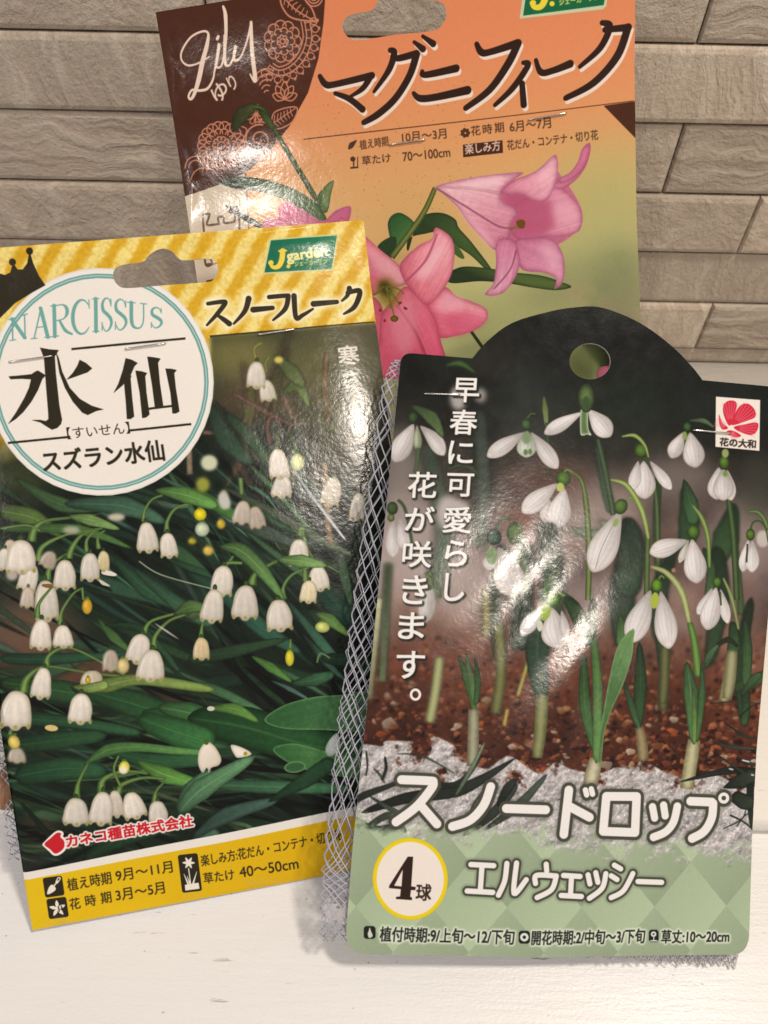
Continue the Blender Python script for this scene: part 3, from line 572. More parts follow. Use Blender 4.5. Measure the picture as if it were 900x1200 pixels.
    def tile(c, ang, w, h, r=9):
        ca, sa = math.cos(ang), math.sin(ang); pts = []
        for sx, sy, a0 in ((1, -1, -90), (1, 1, 0), (-1, 1, 90), (-1, -1, 180)):
            for t in np.linspace(a0, a0+90, 5):
                x = sx*(w/2-r)+r*math.cos(math.radians(t)); y = sy*(h/2-r)+r*math.sin(math.radians(t)); pts.append((c[0]+x*ca-y*sa, c[1]+x*sa+y*ca))
        A.fill(pts, K, smooth=False)
    wh = (240, 228, 206)
    tile((211, 660), -.14, 76, 78); A.fill([(186, 690), (192, 664), (206, 652), (220, 668), (208, 682)], wh); A.strokes([([(206, 664), (226, 638)], 5), ([(224, 646), (236, 628), (228, 624), (219, 642)], 4)], wh)
    tile((226, 744), -.14, 78, 80)
    for k in range(5):
        t = -1.7+k*1.257; A.fill([(226, 746), (226+18*math.cos(t-.4), 746+18*math.sin(t-.4)), (226+33*math.cos(t), 746+33*math.sin(t)), (226+18*math.cos(t+.4), 746+18*math.sin(t+.4))], wh)
    A.strokes([([(228, 738), (232, 756)], 4), ([(240, 736), (244, 750)], 4)], K)
    tile((742, 608), -.12, 78, 150); A.fill([(722, 655), (776, 646), (780, 670), (724, 678)], wh, smooth=False)
    A.strokes([([(736, 590), (744, 650)], 4), ([(718, 612), (734, 650)], [2, 7]), ([(768, 602), (754, 648)], [2, 7]), ([(730, 620), (742, 650)], [2, 6])], wh)
    for k in range(6):
        t = k*1.047; A.fill([(737, 568), (737+12*math.cos(t-.45), 568+12*math.sin(t-.45)), (737+25*math.cos(t), 568+25*math.sin(t)), (737+12*math.cos(t+.45), 568+12*math.sin(t+.45))], wh)
    A.text('植え時期', (268, 678), (438, 649), 48, K, bold=.5); A.text('9月〜11月', (456, 643), (676, 606), 45, K, bold=.5)
    A.text('花', (277, 752), (317, 745), 44, K, bold=.5); A.text('時', (338, 740), (378, 733), 44, K, bold=.5); A.text('期', (398, 729), (438, 722), 44, K, bold=.5); A.text('3月〜5月', (456, 719), (645, 688), 45, K, bold=.5)
    A.use(200, 840, 3.332)
    A.text('楽しみ方:花だん・コンテナ・切り花', (122, 582), (672, 478), 44, K, bold=.5)
    A.text('草たけ', (132, 650), (250, 632), 42, K, bold=.5); A.text('40〜50cm', (272, 624), (500, 588), 40, K, bold=.5)
    return A

# ------------------------------------------------------------------ artwork 2: the snowdrop card
S_OUT = [(470, 350), (923, 360), (930, 455), (878, 1118), (405, 1120)]
def art_drops():
    A = Art(PS, S_OUT, 9.0, (40, 36, 30), up=(.075, -1)); H, W = A.H, A.W
    G = lambda y: A.P([(680, y)])[0, 1]
    yy = np.arange(H, dtype=float)
    stops = [(340, (24, 26, 22)), (460, (24, 25, 21)), (530, (44, 40, 34)), (600, (96, 80, 70)), (680, (122, 100, 90)), (735, (112, 84, 70)), (770, (98, 64, 50)), (800, (88, 50, 34)), (900, (74, 40, 28)), (1130, (70, 40, 28))]
    base = np.stack([np.interp(yy, [G(p) for p, _ in stops], [c[k] for _, c in stops]) for k in range(3)], 1)[:, None, :]
    n1, n2 = fbm(H, W, 190, 31, 3), fbm(H, W, 70, 35, 4)
    A.a[:] = base*(.30+.75*n1+.62*n2)[..., None]
    A.use(0, 0, 1); rr = np.random.RandomState(5)
    for x, y, rx, ry, c, al, b in [(700, 600, 60, 36, (158, 140, 130), .7, 16), (790, 560, 50, 30, (150, 134, 124), .6, 14), (870, 640, 40, 60, (154, 136, 128), .7, 16), (480, 640, 50, 60, (176, 160, 150), .8, 14), (540, 680, 40, 50, (182, 166, 156), .75, 14),
                                   (620, 640, 40, 40, (160, 138, 130), .6, 14), (610, 610, 26, 12, (120, 72, 56), .7, 8), (640, 560, 50, 24, (96, 60, 48), .6, 12), (760, 650, 60, 20, (104, 74, 62), .6, 10), (700, 700, 60, 26, (156, 138, 130), .7, 10), (850, 690, 40, 16, (116, 82, 70), .6, 9),
                                   (575, 425, 26, 16, (60, 44, 36), .6, 12), (540, 410, 30, 20, (44, 60, 42), .6, 14), (620, 480, 40, 60, (60, 66, 58), .6, 20), (730, 480, 60, 40, (34, 44, 32), .6, 18), (470, 560, 24, 60, (150, 140, 130), .6, 10), (780, 730, 40, 14, (150, 130, 120), .6, 8), (445, 700, 14, 60, (170, 156, 146), .7, 8), (850, 480, 60, 30, (34, 40, 34), .7, 14), (885, 570, 26, 40, (60, 62, 50), .6, 12)]:
        A.ell(x, y, rx, ry, c, blur=b, alpha=al)
    # soil: crumbs and gravel
    for k in range(2300):
        y = 742+(rr.rand()**.8)*178; x = rr.uniform(415, 900); z = (y-735)/180; r = rr.uniform(1.2, 4.2)*(.6+.7*z)
        c = np.array([(112, 62, 42), (80, 42, 28), (136, 80, 54), (40, 22, 17), (158, 98, 66), (102, 50, 36), (60, 30, 22)][rr.randint(7)])*rr.uniform(.7, 1.2)
        t = np.sort(rr.uniform(0, 6.28, 6)); A.fill(np.stack([x+r*np.cos(t)*1.25, y+r*np.sin(t)*.95], 1), c*1.12, col2=c*.7, axis=[(x-r, y-r), (x+r, y+r)], smooth=bool(rr.randint(2)), blur=max(.3, 2.0*(1-z)), alpha=.85)
    for k in range(240):
        y = 765+(rr.rand()**.7)*150; x = rr.uniform(420, 895); z = (y-735)/180; r = rr.uniform(1.2, 4.2)*(1+1.1*(rr.rand()**5))*(.6+.6*z)
        c = np.array([(190, 140, 96), (206, 168, 124), (164, 100, 62), (176, 90, 50), (200, 176, 150)][rr.randint(5)])*rr.uniform(.75, 1.05)
        t = np.sort(rr.uniform(0, 6.28, 7)); A.fill(np.stack([x+r*np.cos(t)*1.3, y+r*np.sin(t)*.9], 1), c, col2=c*.6, axis=[(x-r*.5, y-r), (x+r*.5, y+r)], blur=max(.4, 2*(1-z)), alpha=.9, tex=.3)
    # snow in front
    sn = [(400, 880), (424, 872), (448, 874), (452, 868), (490, 868), (506, 862), (530, 872), (545, 890), (570, 900), (586, 888), (600, 886), (630, 905), (650, 892), (668, 900), (700, 905), (722, 898), (742, 900), (752, 890), (780, 905), (810, 912), (840, 908), (866, 922), (900, 930), (900, 1010), (400, 1010)]
    q = A.P(spline(sn, True, 5)); m, x0, y0 = A.mask(q, np.roll(q, -1, 0), 8); h, w = m.shape
    yy0 = (np.arange(h)+y0)[:, None]; dep = np.clip((yy0-G(872))/A.L(75), 0, 1); hol = fbm(h, w, 46, 97, 4)+.35*(fbm(h, w, 10, 98, 3)-.5)
    m = gauss(m, 1.4)*np.clip((hol-.50+.42*dep)*6+.5, 0, 1)
    gr = fbm(h, w, 5, 57, 3)+.5*fbm(h, w, 40, 58, 3); spk = np.clip((fbm(h, w, 3.2, 61, 2)-.66)*5, 0, 1)
    lump = fbm(h, w, 17, 71, 3); gy, gx = np.gradient(gauss(lump, 1.2)); sh = np.clip(.5-(gx*5+gy*9), 0, 1)
    A.put(m, x0, y0, np.array((222, 213, 204))*(.50+.34*sh+.22*lump+.22*(gr-.6))[..., None]+spk[..., None]*70)
    for k in range(420):
        x, y = rr.uniform(415, 895), rr.uniform(868, 985); r = rr.uniform(.8, 2.6); g = rr.uniform(150, 246); c = np.array((g, g*.965, g*.92)); t = np.sort(rr.uniform(0, 6.28, 5))
        A.fill(np.stack([x+r*np.cos(t), y+r*np.sin(t)], 1), c, col2=c*.72, axis=[(x-r, y-r), (x+r, y+r)], smooth=False, blur=.5, alpha=.7*np.clip((y-880)/30, .15, 1))
    # far blurred plants
    D = (46, 62, 40)
    for pts, w, c, b in [([(590, 640), (578, 700), (585, 770)], 14, D, 2), ([(640, 610), (648, 700), (640, 760)], 26, (52, 70, 46), 3), ([(618, 640), (612, 700), (606, 760)], 20, (46, 60, 42), 2.5), ([(700, 520), (708, 570), (716, 600)], 12, (58, 76, 56), 1.5),
                         ([(662, 620), (730, 632), (700, 610)], [6, 20, 6], (96, 112, 84), 2.5), ([(735, 640), (727, 700), (730, 760)], [20, 34, 20], (46, 60, 44), 2), ([(770, 560), (768, 640), (776, 700)], 9, (56, 78, 44), 1), ([(800, 570), (806, 610), (800, 660)], [8, 26, 16], (44, 66, 40), 1.5),
                         ([(860, 590), (850, 630), (838, 660)], [10, 34, 16], (48, 70, 40), 1.5), ([(855, 590), (862, 650), (868, 720)], 8, (54, 74, 40), 1), ([(790, 640), (770, 700), (776, 760)], [10, 24, 18], (42, 58, 38), 2), ([(838, 640), (842, 700), (830, 780)], [20, 26, 14], (44, 60, 40), 1.6),
                         ([(500, 520), (520, 620), (505, 700)], 20, (70, 84, 64), 5), ([(560, 480), (566, 560), (560, 640)], 18, (64, 76, 62), 5), ([(455, 660), (452, 720), (448, 800)], 10, (76, 88, 60), 2.5), ([(432, 820), (440, 740), (444, 700)], 10, (150, 150, 110), 2.5), ([(880, 700), (868, 770), (872, 850)], [10, 18, 14], (44, 58, 36), 1.2), ([(850, 810), (878, 800), (900, 790)], [8, 16, 12], (58, 74, 44), 1.2)]:
        leaf(A, pts, w, c, blur=b, vein=False)
    for pts, w, c, b in [([(515, 770), (510, 810), (503, 846)], 12, (150, 150, 104), 1.2), ([(584, 730), (586, 790), (580, 835)], 13, (104, 104, 62), 1.2), ([(568, 690), (570, 745)], 11, (120, 112, 66), 1.5), ([(857, 765), (852, 795), (847, 822)], 13, (150, 142, 100), 1), ([(780, 755), (776, 800), (776, 832)], 12, (84, 84, 52), 1.4), ([(682, 800), (680, 832)], 9, (120, 100, 72), 1.8),
                         ([(606, 815), (618, 775)], 5, (150, 140, 70), 1), ([(590, 850), (594, 830)], 5, (160, 140, 70), 1)]:
        A.stem(pts, w, c, np.minimum(np.array(c)*1.25, 255), blur=b)
    PW = (214, 204, 194)
    # flowers, farthest first (points read in enlargements)
    A.use(440, 350, 3.427)
    A.ell(332, 400, 34, 50, (170, 162, 152), blur=10); A.ell(420, 390, 24, 30, (150, 142, 132), blur=10); A.stem([(280, 270), (340, 262), (400, 300)], [6, 26, 8], (62, 88, 44), blur=4)
    A.ell(290, 860, 46, 70, (184, 172, 164), blur=12); A.ell(330, 850, 50, 40, (180, 170, 162), blur=10); A.stem([(280, 690), (360, 668), (430, 730)], [8, 22, 10], (60, 76, 46), blur=4)
    petal(A, (152, 505), (74, 656), 84, PW, 1.5); petal(A, (180, 512), (276, 630), 62, PW, 1.5, bend=-.05); petal(A, (166, 510), (170, 610), 34, (150, 160, 120), 2); ovary(A, 150, 478, 20, 26, (54, 78, 40), 1.5)
    leaf(A, [(142, 428), (225, 480), (272, 560)], [8, 56, 14], (72, 92, 52), blur=1.5); A.stem([(172, 600), (166, 660), (158, 700)], 14, (84, 100, 66), blur=2)
    petal(A, (68, 880), (70, 1040), 60, PW, 2); petal(A, (96, 880), (120, 1010), 60, PW, 2); ovary(A, 68, 842, 22, 26, (66, 86, 50), 1.5); A.stem([(90, 808), (120, 850), (150, 1000)], 12, (70, 84, 52), blur=2); ovary(A, 62, 880, 14, 16, (110, 124, 70), 1.5)
    petal(A, (215, 1130), (200, 1300), 70, (196, 188, 176), 2.5); ovary(A, 218, 1130, 18, 40, (96, 112, 66), 2); A.stem([(200, 1100), (250, 1150), (260, 1200)], 10, (80, 96, 56), blur=2)
    leaf(A, [(672, 392), (678, 450), (684, 520)], [8, 26, 14], (104, 116, 66), lt=(150, 156, 100), blur=1)
    A.stem([(684, 500), (690, 600), (690, 720)], 12, (66, 80, 56), blur=2)
    petal(A, (596, 540), (446, 636), 64, PW, 1); petal(A, (622, 540), (728, 684), 66, PW, 1); petal(A, (606, 535), (602, 640), 78, (196, 200, 178), 1); A.ell(600, 618, 9, 12, (96, 120, 70), blur=1.5); A.ell(618, 616, 8, 12, (96, 120, 70), blur=1.5); A.ell(603, 560, 18, 26, (120, 140, 100), blur=4)
    ovary(A, 603, 506, 22, 24, (70, 96, 56)); A.stem([(606, 484), (622, 464), (640, 466)], 7, (80, 100, 60))
    A.stem([(768, 690), (820, 728), (842, 830), (852, 1000), (850, 1210)], [10, 16, 24, 26, 24], (84, 100, 52), (140, 150, 90)); petal(A, (690, 800), (680, 900), 56, (196, 188, 176), 1)
    petal(A, (724, 745), (586, 860), 78); petal(A, (754, 765), (718, 922), 96); ovary(A, 750, 722, 30, 32); A.ell(738, 758, 16, 18, (176, 184, 100), blur=2); A.stem([(752, 700), (766, 688), (790, 700)], 8, (120, 140, 70))
    A.stem([(575, 980), (598, 1100), (612, 1320)], [34, 34, 30], (66, 86, 54), (104, 122, 84), blur=1.5); leaf(A, [(714, 1002), (702, 1090), (668, 1230)], [8, 46, 30], (64, 92, 48), lt=(110, 136, 84), blur=1); leaf(A, [(706, 900), (690, 1000), (680, 1120)], [40, 70, 40], (44, 60, 40), blur=4, vein=False)
    petal(A, (492, 1000), (560, 1196), 122, PW, 1); petal(A, (470, 1010), (450, 1090), 60, PW, 2); A.ell(465, 1032, 22, 36, (120, 142, 96), blur=2); ovary(A, 474, 958, 30, 32, (60, 88, 68), 1); ovary(A, 556, 942, 32, 48, (84, 106, 56), 1); A.stem([(480, 930), (505, 880), (540, 890)], 12, (70, 92, 62)); A.stem([(572, 900), (585, 950), (580, 1000)], 14, (96, 116, 66))
    A.use(660, 350, 3.429)
    A.stem([(134, 565), (165, 700), (196, 870)], [16, 22, 24], (60, 76, 50), (92, 108, 76), blur=1.5)
    petal(A, (70, 460), (-80, 545), 56); petal(A, (98, 450), (186, 556), 82); A.fill([(66, 450), (92, 448), (96, 520), (108, 550), (90, 548), (76, 552), (64, 540)], (84, 112, 62), edge=((210, 208, 190), .9, 4)); ovary(A, 88, 402, 32, 58, (84, 104, 58)); A.ell(88, 424, 16, 30, (60, 80, 44), blur=3)
    A.stem([(362, 750), (372, 850), (376, 1060)], [14, 20, 22], (66, 84, 48), (104, 120, 76), blur=1); petal(A, (345, 655), (430, 768), 46); A.stem([(322, 640), (345, 690)], 10, (60, 84, 40))
    petal(A, (318, 655), (322, 806), 92); petal(A, (296, 655), (274, 770), 50); ovary(A, 308, 612, 27, 30); A.stem([(230, 556), (282, 552), (322, 590), (338, 640)], [6, 18, 14, 8], (120, 138, 70), (170, 180, 120))
    petal(A, (478, 540), (428, 642), 62, PW, 1.5); petal(A, (505, 540), (530, 680), 88, PW, 1.5); A.ell(484, 552, 10, 18, (130, 150, 80), blur=2); ovary(A, 494, 516, 18, 20, (60, 88, 44), 1.5); leaf(A, [(498, 492), (560, 492), (604, 520)], [6, 22, 8], (74, 94, 60), blur=2)
    A.stem([(660, 800), (680, 950), (695, 1210)], [20, 26, 26], (58, 78, 44), (96, 116, 70), blur=1); petal(A, (622, 680), (612, 808), 80, PW, .8); petal(A, (656, 690), (672, 812), 50, PW, .8); petal(A, (640, 685), (640, 812), 84, PW, .8); ovary(A, 643, 660, 21, 28); A.ell(648, 622, 14, 18, (146, 156, 92), blur=2); A.ell(648, 704, 10, 12, (110, 140, 60), blur=2)
    leaf(A, [(480, 726), (505, 820), (520, 910)], [10, 70, 50], (52, 78, 46), lt=(80, 108, 66), blur=2)
    A.stem([(335, 950), (332, 1060), (330, 1230)], 24, (72, 92, 48), (110, 130, 76)); leaf(A, [(240, 880), (270, 980), (250, 1200)], [50, 110, 120], (46, 62, 44), blur=5, vein=False)
    petal(A, (224, 858), (112, 1098), 116); A.stem([(206, 890), (150, 1000), (124, 1086)], 3, (170, 158, 140)); A.ell(206, 900, 10, 18, (140, 156, 80), rot=.4, blur=2); ovary(A, 226, 836, 27, 32, rot=.5); A.stem([(250, 808), (270, 800), (290, 830)], 8, (130, 150, 76)); A.stem([(184, 728), (250, 752), (310, 850), (338, 965)], [8, 22, 24, 14], (132, 150, 74), (180, 190, 120))
    leaf(A, [(560, 1000), (590, 1090), (580, 1210)], [20, 40, 40], (56, 80, 48), blur=2)
    petal(A, (494, 972), (342, 1022), 74); petal(A, (500, 970), (462, 1062), 30, (206, 198, 180)); petal(A, (514, 968), (534, 1144), 92); ovary(A, 519, 938, 26, 30); A.stem([(514, 830), (552, 880), (578, 960), (584, 1080)], [8, 22, 22, 12], (104, 126, 62), (160, 174, 110))
    A.ell(800, 965, 26, 34, (190, 178, 166), blur=4); A.stem([(735, 858), (780, 858), (812, 900), (826, 980)], [8, 18, 20, 14], (84, 104, 58), (130, 146, 90)); A.stem([(750, 934), (760, 900), (790, 895), (818, 930)], 8, (70, 92, 46))
    petal(A, (742, 970), (718, 1098), 46); petal(A, (758, 972), (756, 1100), 58); A.stem([(738, 985), (734, 1060)], 7, (50, 60, 36), blur=1); ovary(A, 750, 948, 18, 24)
    A.use(420, 640, 3.4615)
    leaf(A, [(405, 440), (440, 540), (470, 668)], [12, 34, 22], (58, 86, 44), lt=(110, 138, 84)); leaf(A, [(436, 430), (452, 520), (472, 640)], [8, 30, 26], (74, 100, 54), lt=(120, 146, 90)); leaf(A, [(470, 440), (482, 540), (474, 640)], [8, 26, 22], (52, 76, 40)); A.stem([(466, 660), (464, 780), (462, 890)], [44, 46, 48], (148, 142, 112), (176, 170, 140), tex=.3)
    leaf(A, [(690, 180), (665, 330), (660, 420)], [30, 60, 30], (44, 62, 46), blur=3, vein=False)
    leaf(A, [(740, 250), (722, 420), (740, 620)], [60, 100, 60], (48, 68, 50), lt=(80, 100, 76), blur=2); A.stem([(742, 600), (734, 740), (722, 855)], [52, 52, 40], (128, 128, 80), (160, 156, 112), tex=.3)
    leaf(A, [(800, 180), (870, 250), (905, 360)], [16, 60, 40], (78, 100, 62), lt=(130, 150, 106), blur=1)
    petal(A, (752, 236), (656, 358), 62); petal(A, (780, 250), (812, 414), 112, bend=.04); petal(A, (820, 260), (840, 370), 40, PW); A.ell(754, 266, 20, 36, (150, 170, 60), rot=.3, blur=1.5); A.ell(732, 322, 12, 22, (206, 204, 180), blur=1); ovary(A, 784, 213, 29, 32, (108, 146, 46)); A.stem([(800, 182), (838, 210), (850, 260)], 10, (130, 150, 80))
    A.use(660, 640, 3.75)
    leaf(A, [(244, 303), (252, 370), (240, 440)], [24, 52, 30], (70, 98, 56), lt=(116, 140, 92)); leaf(A, [(330, 420), (334, 600), (322, 800)], [20, 60, 40], (44, 68, 40), lt=(72, 98, 60)); leaf(A, [(262, 590), (296, 700), (330, 800)], [10, 34, 24], (52, 78, 46)); A.stem([(330, 795), (342, 870), (345, 940)], [40, 50, 52], (140, 122, 84), (168, 150, 112), tex=.3)
    leaf(A, [(440, 240), (430, 400), (436, 560)], [40, 60, 40], (46, 62, 40), blur=3, vein=False); A.stem([(442, 440), (440, 580), (432, 690)], [44, 46, 40], (88, 92, 56), (120, 116, 76), blur=2)
    leaf(A, [(740, 330), (748, 420), (730, 520)], [30, 60, 50], (52, 76, 44), blur=1); A.stem([(740, 460), (730, 580), (716, 670)], [50, 56, 44], (146, 140, 98), (176, 170, 130), blur=1); leaf(A, [(795, 315), (806, 450), (800, 620)], [14, 50, 40], (56, 80, 46), lt=(96, 120, 74)); leaf(A, [(800, 620), (800, 720), (790, 790)], [40, 40, 34], (48, 70, 40)); leaf(A, [(775, 660), (830, 590), (870, 560)], [14, 40, 26], (58, 80, 48), blur=.8); A.stem([(668, 440), (720, 410), (764, 440)], [14, 26, 12], (44, 50, 32), blur=1); leaf(A, [(620, 540), (640, 480), (680, 430)], [20, 36, 10], (66, 90, 60), blur=.8)
    petal(A, (378, 196), (288, 424), 108); petal(A, (424, 200), (460, 450), 100); A.ell(397, 238, 18, 36, (164, 176, 62), rot=.1, blur=1.2); ovary(A, 406, 172, 25, 30, (100, 142, 40)); A.stem([(415, 145), (425, 130), (440, 140)], 7, (120, 150, 60)); A.ell(480, 106, 10, 10, (150, 120, 90), blur=1.5)
    A.stem([(552, 335), (574, 430), (590, 570)], [26, 36, 40], (88, 122, 56), (130, 160, 86)); A.stem([(380, 90), (450, 118), (515, 200), (550, 335)], [14, 26, 34, 24], (150, 156, 96), (196, 196, 140), tex=.2)
    A.stem([(572, 850), (556, 950), (538, 1064)], [56, 62, 62], (176, 168, 122), (204, 196, 156), tex=.3); leaf(A, [(538, 505), (556, 640), (570, 868)], [18, 70, 34], (70, 102, 58), lt=(126, 156, 104)); leaf(A, [(604, 512), (606, 660), (584, 860)], [12, 34, 16], (62, 94, 52), lt=(116, 146, 96)); leaf(A, [(566, 620), (572, 740), (572, 870)], [10, 26, 20], (92, 120, 60))
    petal(A, (650, 185), (586, 300), 52, bend=-.05); petal(A, (668, 182), (628, 368), 88); petal(A, (688, 190), (720, 340), 46); A.stem([(686, 200), (690, 260)], 8, (70, 90, 40)); ovary(A, 673, 158, 20, 24); A.stem([(700, 140), (738, 230), (768, 365)], [10, 20, 12], (120, 132, 80), (160, 168, 112))
    A.stem([(140, 930), (125, 990), (112, 1050)], [54, 66, 66], (186, 176, 138), (212, 204, 170), tex=.3); leaf(A, [(0, 220), (60, 300), (100, 420)], [30, 70, 40], (52, 76, 44), blur=1.2); leaf(A, [(84, 470), (92, 700), (134, 900)], [30, 56, 24], (58, 90, 46), lt=(104, 134, 84)); leaf(A, [(110, 300), (146, 600), (140, 950)], [30, 46, 40], (82, 116, 60), lt=(132, 160, 96)); A.fill([(306, 362), (262, 395), (226, 460), (196, 590), (160, 790), (146, 930), (160, 950), (176, 820), (206, 720), (256, 610), (296, 490), (304, 420)], (74, 108, 60), col2=(104, 138, 84), axis=[(190, 600), (290, 480)], edge=((140, 164, 112), .7, 3), tex=.2, streak=(-.35, 1)); leaf(A, [(128, 230), (120, 330), (100, 440)], [20, 60, 30], (50, 70, 48), blur=1.5)
    # dark grass blades across the snow
    A.use(660, 640, 3.75); K = (40, 46, 36)
    for p in [([(860, 990), (720, 985), (500, 1035)], [20, 34, 3]), ([(700, 1060), (780, 1030), (850, 1000)], [4, 70, 60]), ([(640, 690), (760, 682), (850, 690)], 5), ([(770, 750), (830, 700), (870, 690)], 6), ([(700, 770), (790, 830), (860, 850)], [4, 14, 6]), ([(650, 860), (730, 880), (850, 890)], [6, 18, 10]), ([(760, 930), (800, 950), (850, 960)], 14), ([(820, 1040), (820, 1150), (830, 1240)], [40, 26, 20]), ([(740, 1090), (790, 1120), (840, 1130)], [50, 70, 60]), ([(680, 920), (740, 960), (800, 1000)], 8), ([(730, 1180), (790, 1210), (850, 1260)], 8), ([(800, 1160), (780, 1200), (700, 1240)], 5), ([(760, 1230), (800, 1180), (850, 1170)], 5)]:
        leaf(A, p[0], p[1], np.array(K)*R.uniform(.7, 1.5), blur=.8, vein=False)
    for x, y, l in [(800, 942, 34), (735, 978, 20), (830, 1004, 14)]: A.stem([(x-l/2, y-l*.1), (x+l/2, y+l*.15)], 7, (226, 222, 214))
    A.use(380, 880, 3.4615)
    for p in [([(50, 250), (160, 180), (350, 110)], [16, 30, 10]), ([(150, 250), (330, 190), (560, 150), (780, 20)], [20, 44, 50, 6]), ([(200, 70), (225, 95), (245, 130)], [4, 10, 6]), ([(245, 20), (250, 70), (232, 120)], [8, 14, 12]), ([(170, 0), (175, 60), (168, 100)], 7), ([(290, 10), (400, 20), (530, 90)], [3, 8, 4]), ([(400, 120), (540, 130), (640, 10)], [10, 26, 8]), ([(100, 260), (200, 330), (300, 300)], [20, 60, 30]), ([(560, 340), (680, 250), (780, 130)], [16, 40, 30]), ([(640, 320), (780, 220), (900, 90)], [10, 40, 16]), ([(700, 220), (740, 150), (776, 110)], [20, 40, 20]), ([(150, 330), (260, 260), (330, 330)], [20, 30, 20]), ([(580, 290), (600, 220), (640, 160)], 8), ([(180, 180), (280, 240), (330, 250)], [6, 22, 8])]:
        leaf(A, p[0], p[1], np.array((52, 58, 48))*R.uniform(.7, 1.25), blur=1.6, vein=False)
    leaf(A, [(530, 180), (600, 60), (650, -40)], [14, 18, 8], (96, 112, 84), blur=1.5)
    # sage green foot with harlequin diamonds
    A.use(620, 880, 3.214)
    yy, xx = np.mgrid[0:H, 0:W]; o = A.P([(740, 580)])[0]; a = A.P([(875, 745)])[0]-o; b = A.P([(605, 415)])[0]-o; b = A.P([(875, 415)])[0]-o
    inv = np.linalg.inv(np.stack([a, b], 1)); U = inv[0, 0]*(xx-o[0])+inv[0, 1]*(yy-o[1]); V = inv[1, 0]*(xx-o[0])+inv[1, 1]*(yy-o[1])
    par = (np.floor(U)+np.floor(V)) % 2; fu = U-np.floor(U)
    g = np.array((176, 190, 153))*(.99-.095*par+.06*(fu-.5)*(1-2*par))[..., None]
    e = fbm(H, W, 26, 19, 4)
    top = np.interp(xx[0], [A.P([(-200, 380)])[0, 0], A.P([(700, 380)])[0, 0]], [A.P([(-200, 300)])[0, 1], A.P([(700, 375)])[0, 1]])[None]
    mk = np.clip((yy-top-(e-.5)*A.L(190))/A.L(70)+.5, 0, 1)
    A.put(mk.astype(np.float32), 0, 0, g)
    # lettering
    A.use(380, 880, 3.4615)
    def T(st, sc=1): return st
    f7 = lambda *p: [((620+x/3.214-380)*3.4615, (y/3.214)*3.4615) for x, y in p]
    wh = (238, 230, 218); OL = (74, 74, 60); w = 35
    st = [([(312, 114), (425, 118), (440, 124), (432, 150), (370, 225), (290, 285)], w), ([(388, 215), (455, 292)], w), ([(672, 140), (644, 215), (590, 275), (518, 302)], w), ([(735, 228)]+f7((58, 216)), w),
          (f7((145, 142), (126, 308)), w), (f7((150, 205), (222, 244)), w), (f7((207, 142), (212, 160)), 22), (f7((229, 138), (234, 157)), 22), (f7((286, 166), (400, 167)), w), (f7((400, 167), (394, 302)), w), (f7((394, 302), (274, 297)), w), (f7((274, 297), (286, 166)), w),
          (f7((460, 206), (468, 248)), 30), (f7((502, 200), (508, 240)), 30), (f7((554, 205), (540, 262), (510, 300), (464, 320)), 32), (f7((604, 186), (685, 190)), w), (f7((690, 195), (684, 250), (655, 300), (610, 326)), w)]
    ring = [(f7((730+15*math.cos(t), 175+15*math.sin(t)), (730+15*math.cos(t+.4), 175+15*math.sin(t+.4))), 13) for t in np.arange(0, 6.3, .39)]
    A.strokes(st+ring, wh, outline=(OL, 13), glow=((40, 42, 34), 9, .55))
    w2 = 21
    st = [([(592, 455), (684, 459)], w2), ([(637, 458), (630, 560)], w2), ([(577, 562), (680, 567)], w2), ([(737, 450), (728, 520), (703, 578)], w2), ([(776, 448), (766, 570), (815, 515)], w2),
          (f7((60, 420), (62, 445)), w2), (f7((20, 492), (24, 462), (98, 464)), w2), (f7((98, 464), (80, 515), (26, 545)), w2), (f7((125, 462), (187, 466)), w2), (f7((155, 466), (151, 536)), w2), (f7((116, 537), (192, 541)), w2),
          (f7((217, 460), (224, 494)), w2), (f7((246, 452), (254, 488)), w2), (f7((284, 456), (270, 510), (222, 548)), w2), (f7((316, 424), (340, 438)), w2), (f7((304, 464), (326, 478)), w2), (f7((304, 546), (350, 520), (386, 456)), w2), (f7((405, 486), (495, 490)), w2)]
    A.strokes(st, wh, outline=(OL, 9), glow=((70, 74, 56), 7, .6))
    A.ell(348, 516, 152, 166, (232, 204, 26), edge=((206, 176, 20), .5, 2)); A.ell(348, 516, 136, 150, (238, 224, 206))
    K = (50, 34, 26)
    A.fill([(338, 426), (360, 426), (352, 546), (371, 549), (368, 562), (351, 561), (348, 588), (356, 592), (354, 602), (290, 598), (291, 589), (307, 587), (310, 558), (262, 554), (263, 544)], K, smooth=False); A.fill([(318, 478), (283, 544), (313, 547)], (238, 224, 206), smooth=False)
    A.text('球', (370, 602), (430, 604), 66, K, bold=1.3)
    K2 = (34, 36, 30); gw = ((222, 226, 200), 5, .95)
    def tile(x0, y0, x1, y1, r=8):
        A.fill([(x0+r, y0), (x1-r, y0), (x1, y0+r), (x1, y1-r), (x1-r, y1), (x0+r, y1), (x0, y1-r), (x0, y0+r)], K2, smooth=False)
    A.text('植付時期:9/上旬〜12/下旬', (224, 770), (765, 778), 60, K2, bold=1.1, glow=gw)
    A.text('開花時期:2/中旬〜3/下旬', (836, 780), f7((430, 718))[0], 58, K2, bold=1.1, glow=gw); A.text('草丈:10〜20cm', f7((493, 720))[0], f7((750, 720))[0], 54, K2, bold=1.1, glow=gw)
    tile(160, 708, 208, 760); tile(785, 722, 831, 774); a, b = f7((447, 668), (484, 715)); tile(a[0], a[1], b[0], b[1])
    A.fill([(184, 714), (190, 730), (196, 748), (182, 756), (176, 740), (180, 728)], (210, 210, 190)); A.ell(808, 748, 17, 17, (226, 226, 210)); A.ell(808, 748, 7, 7, K2)
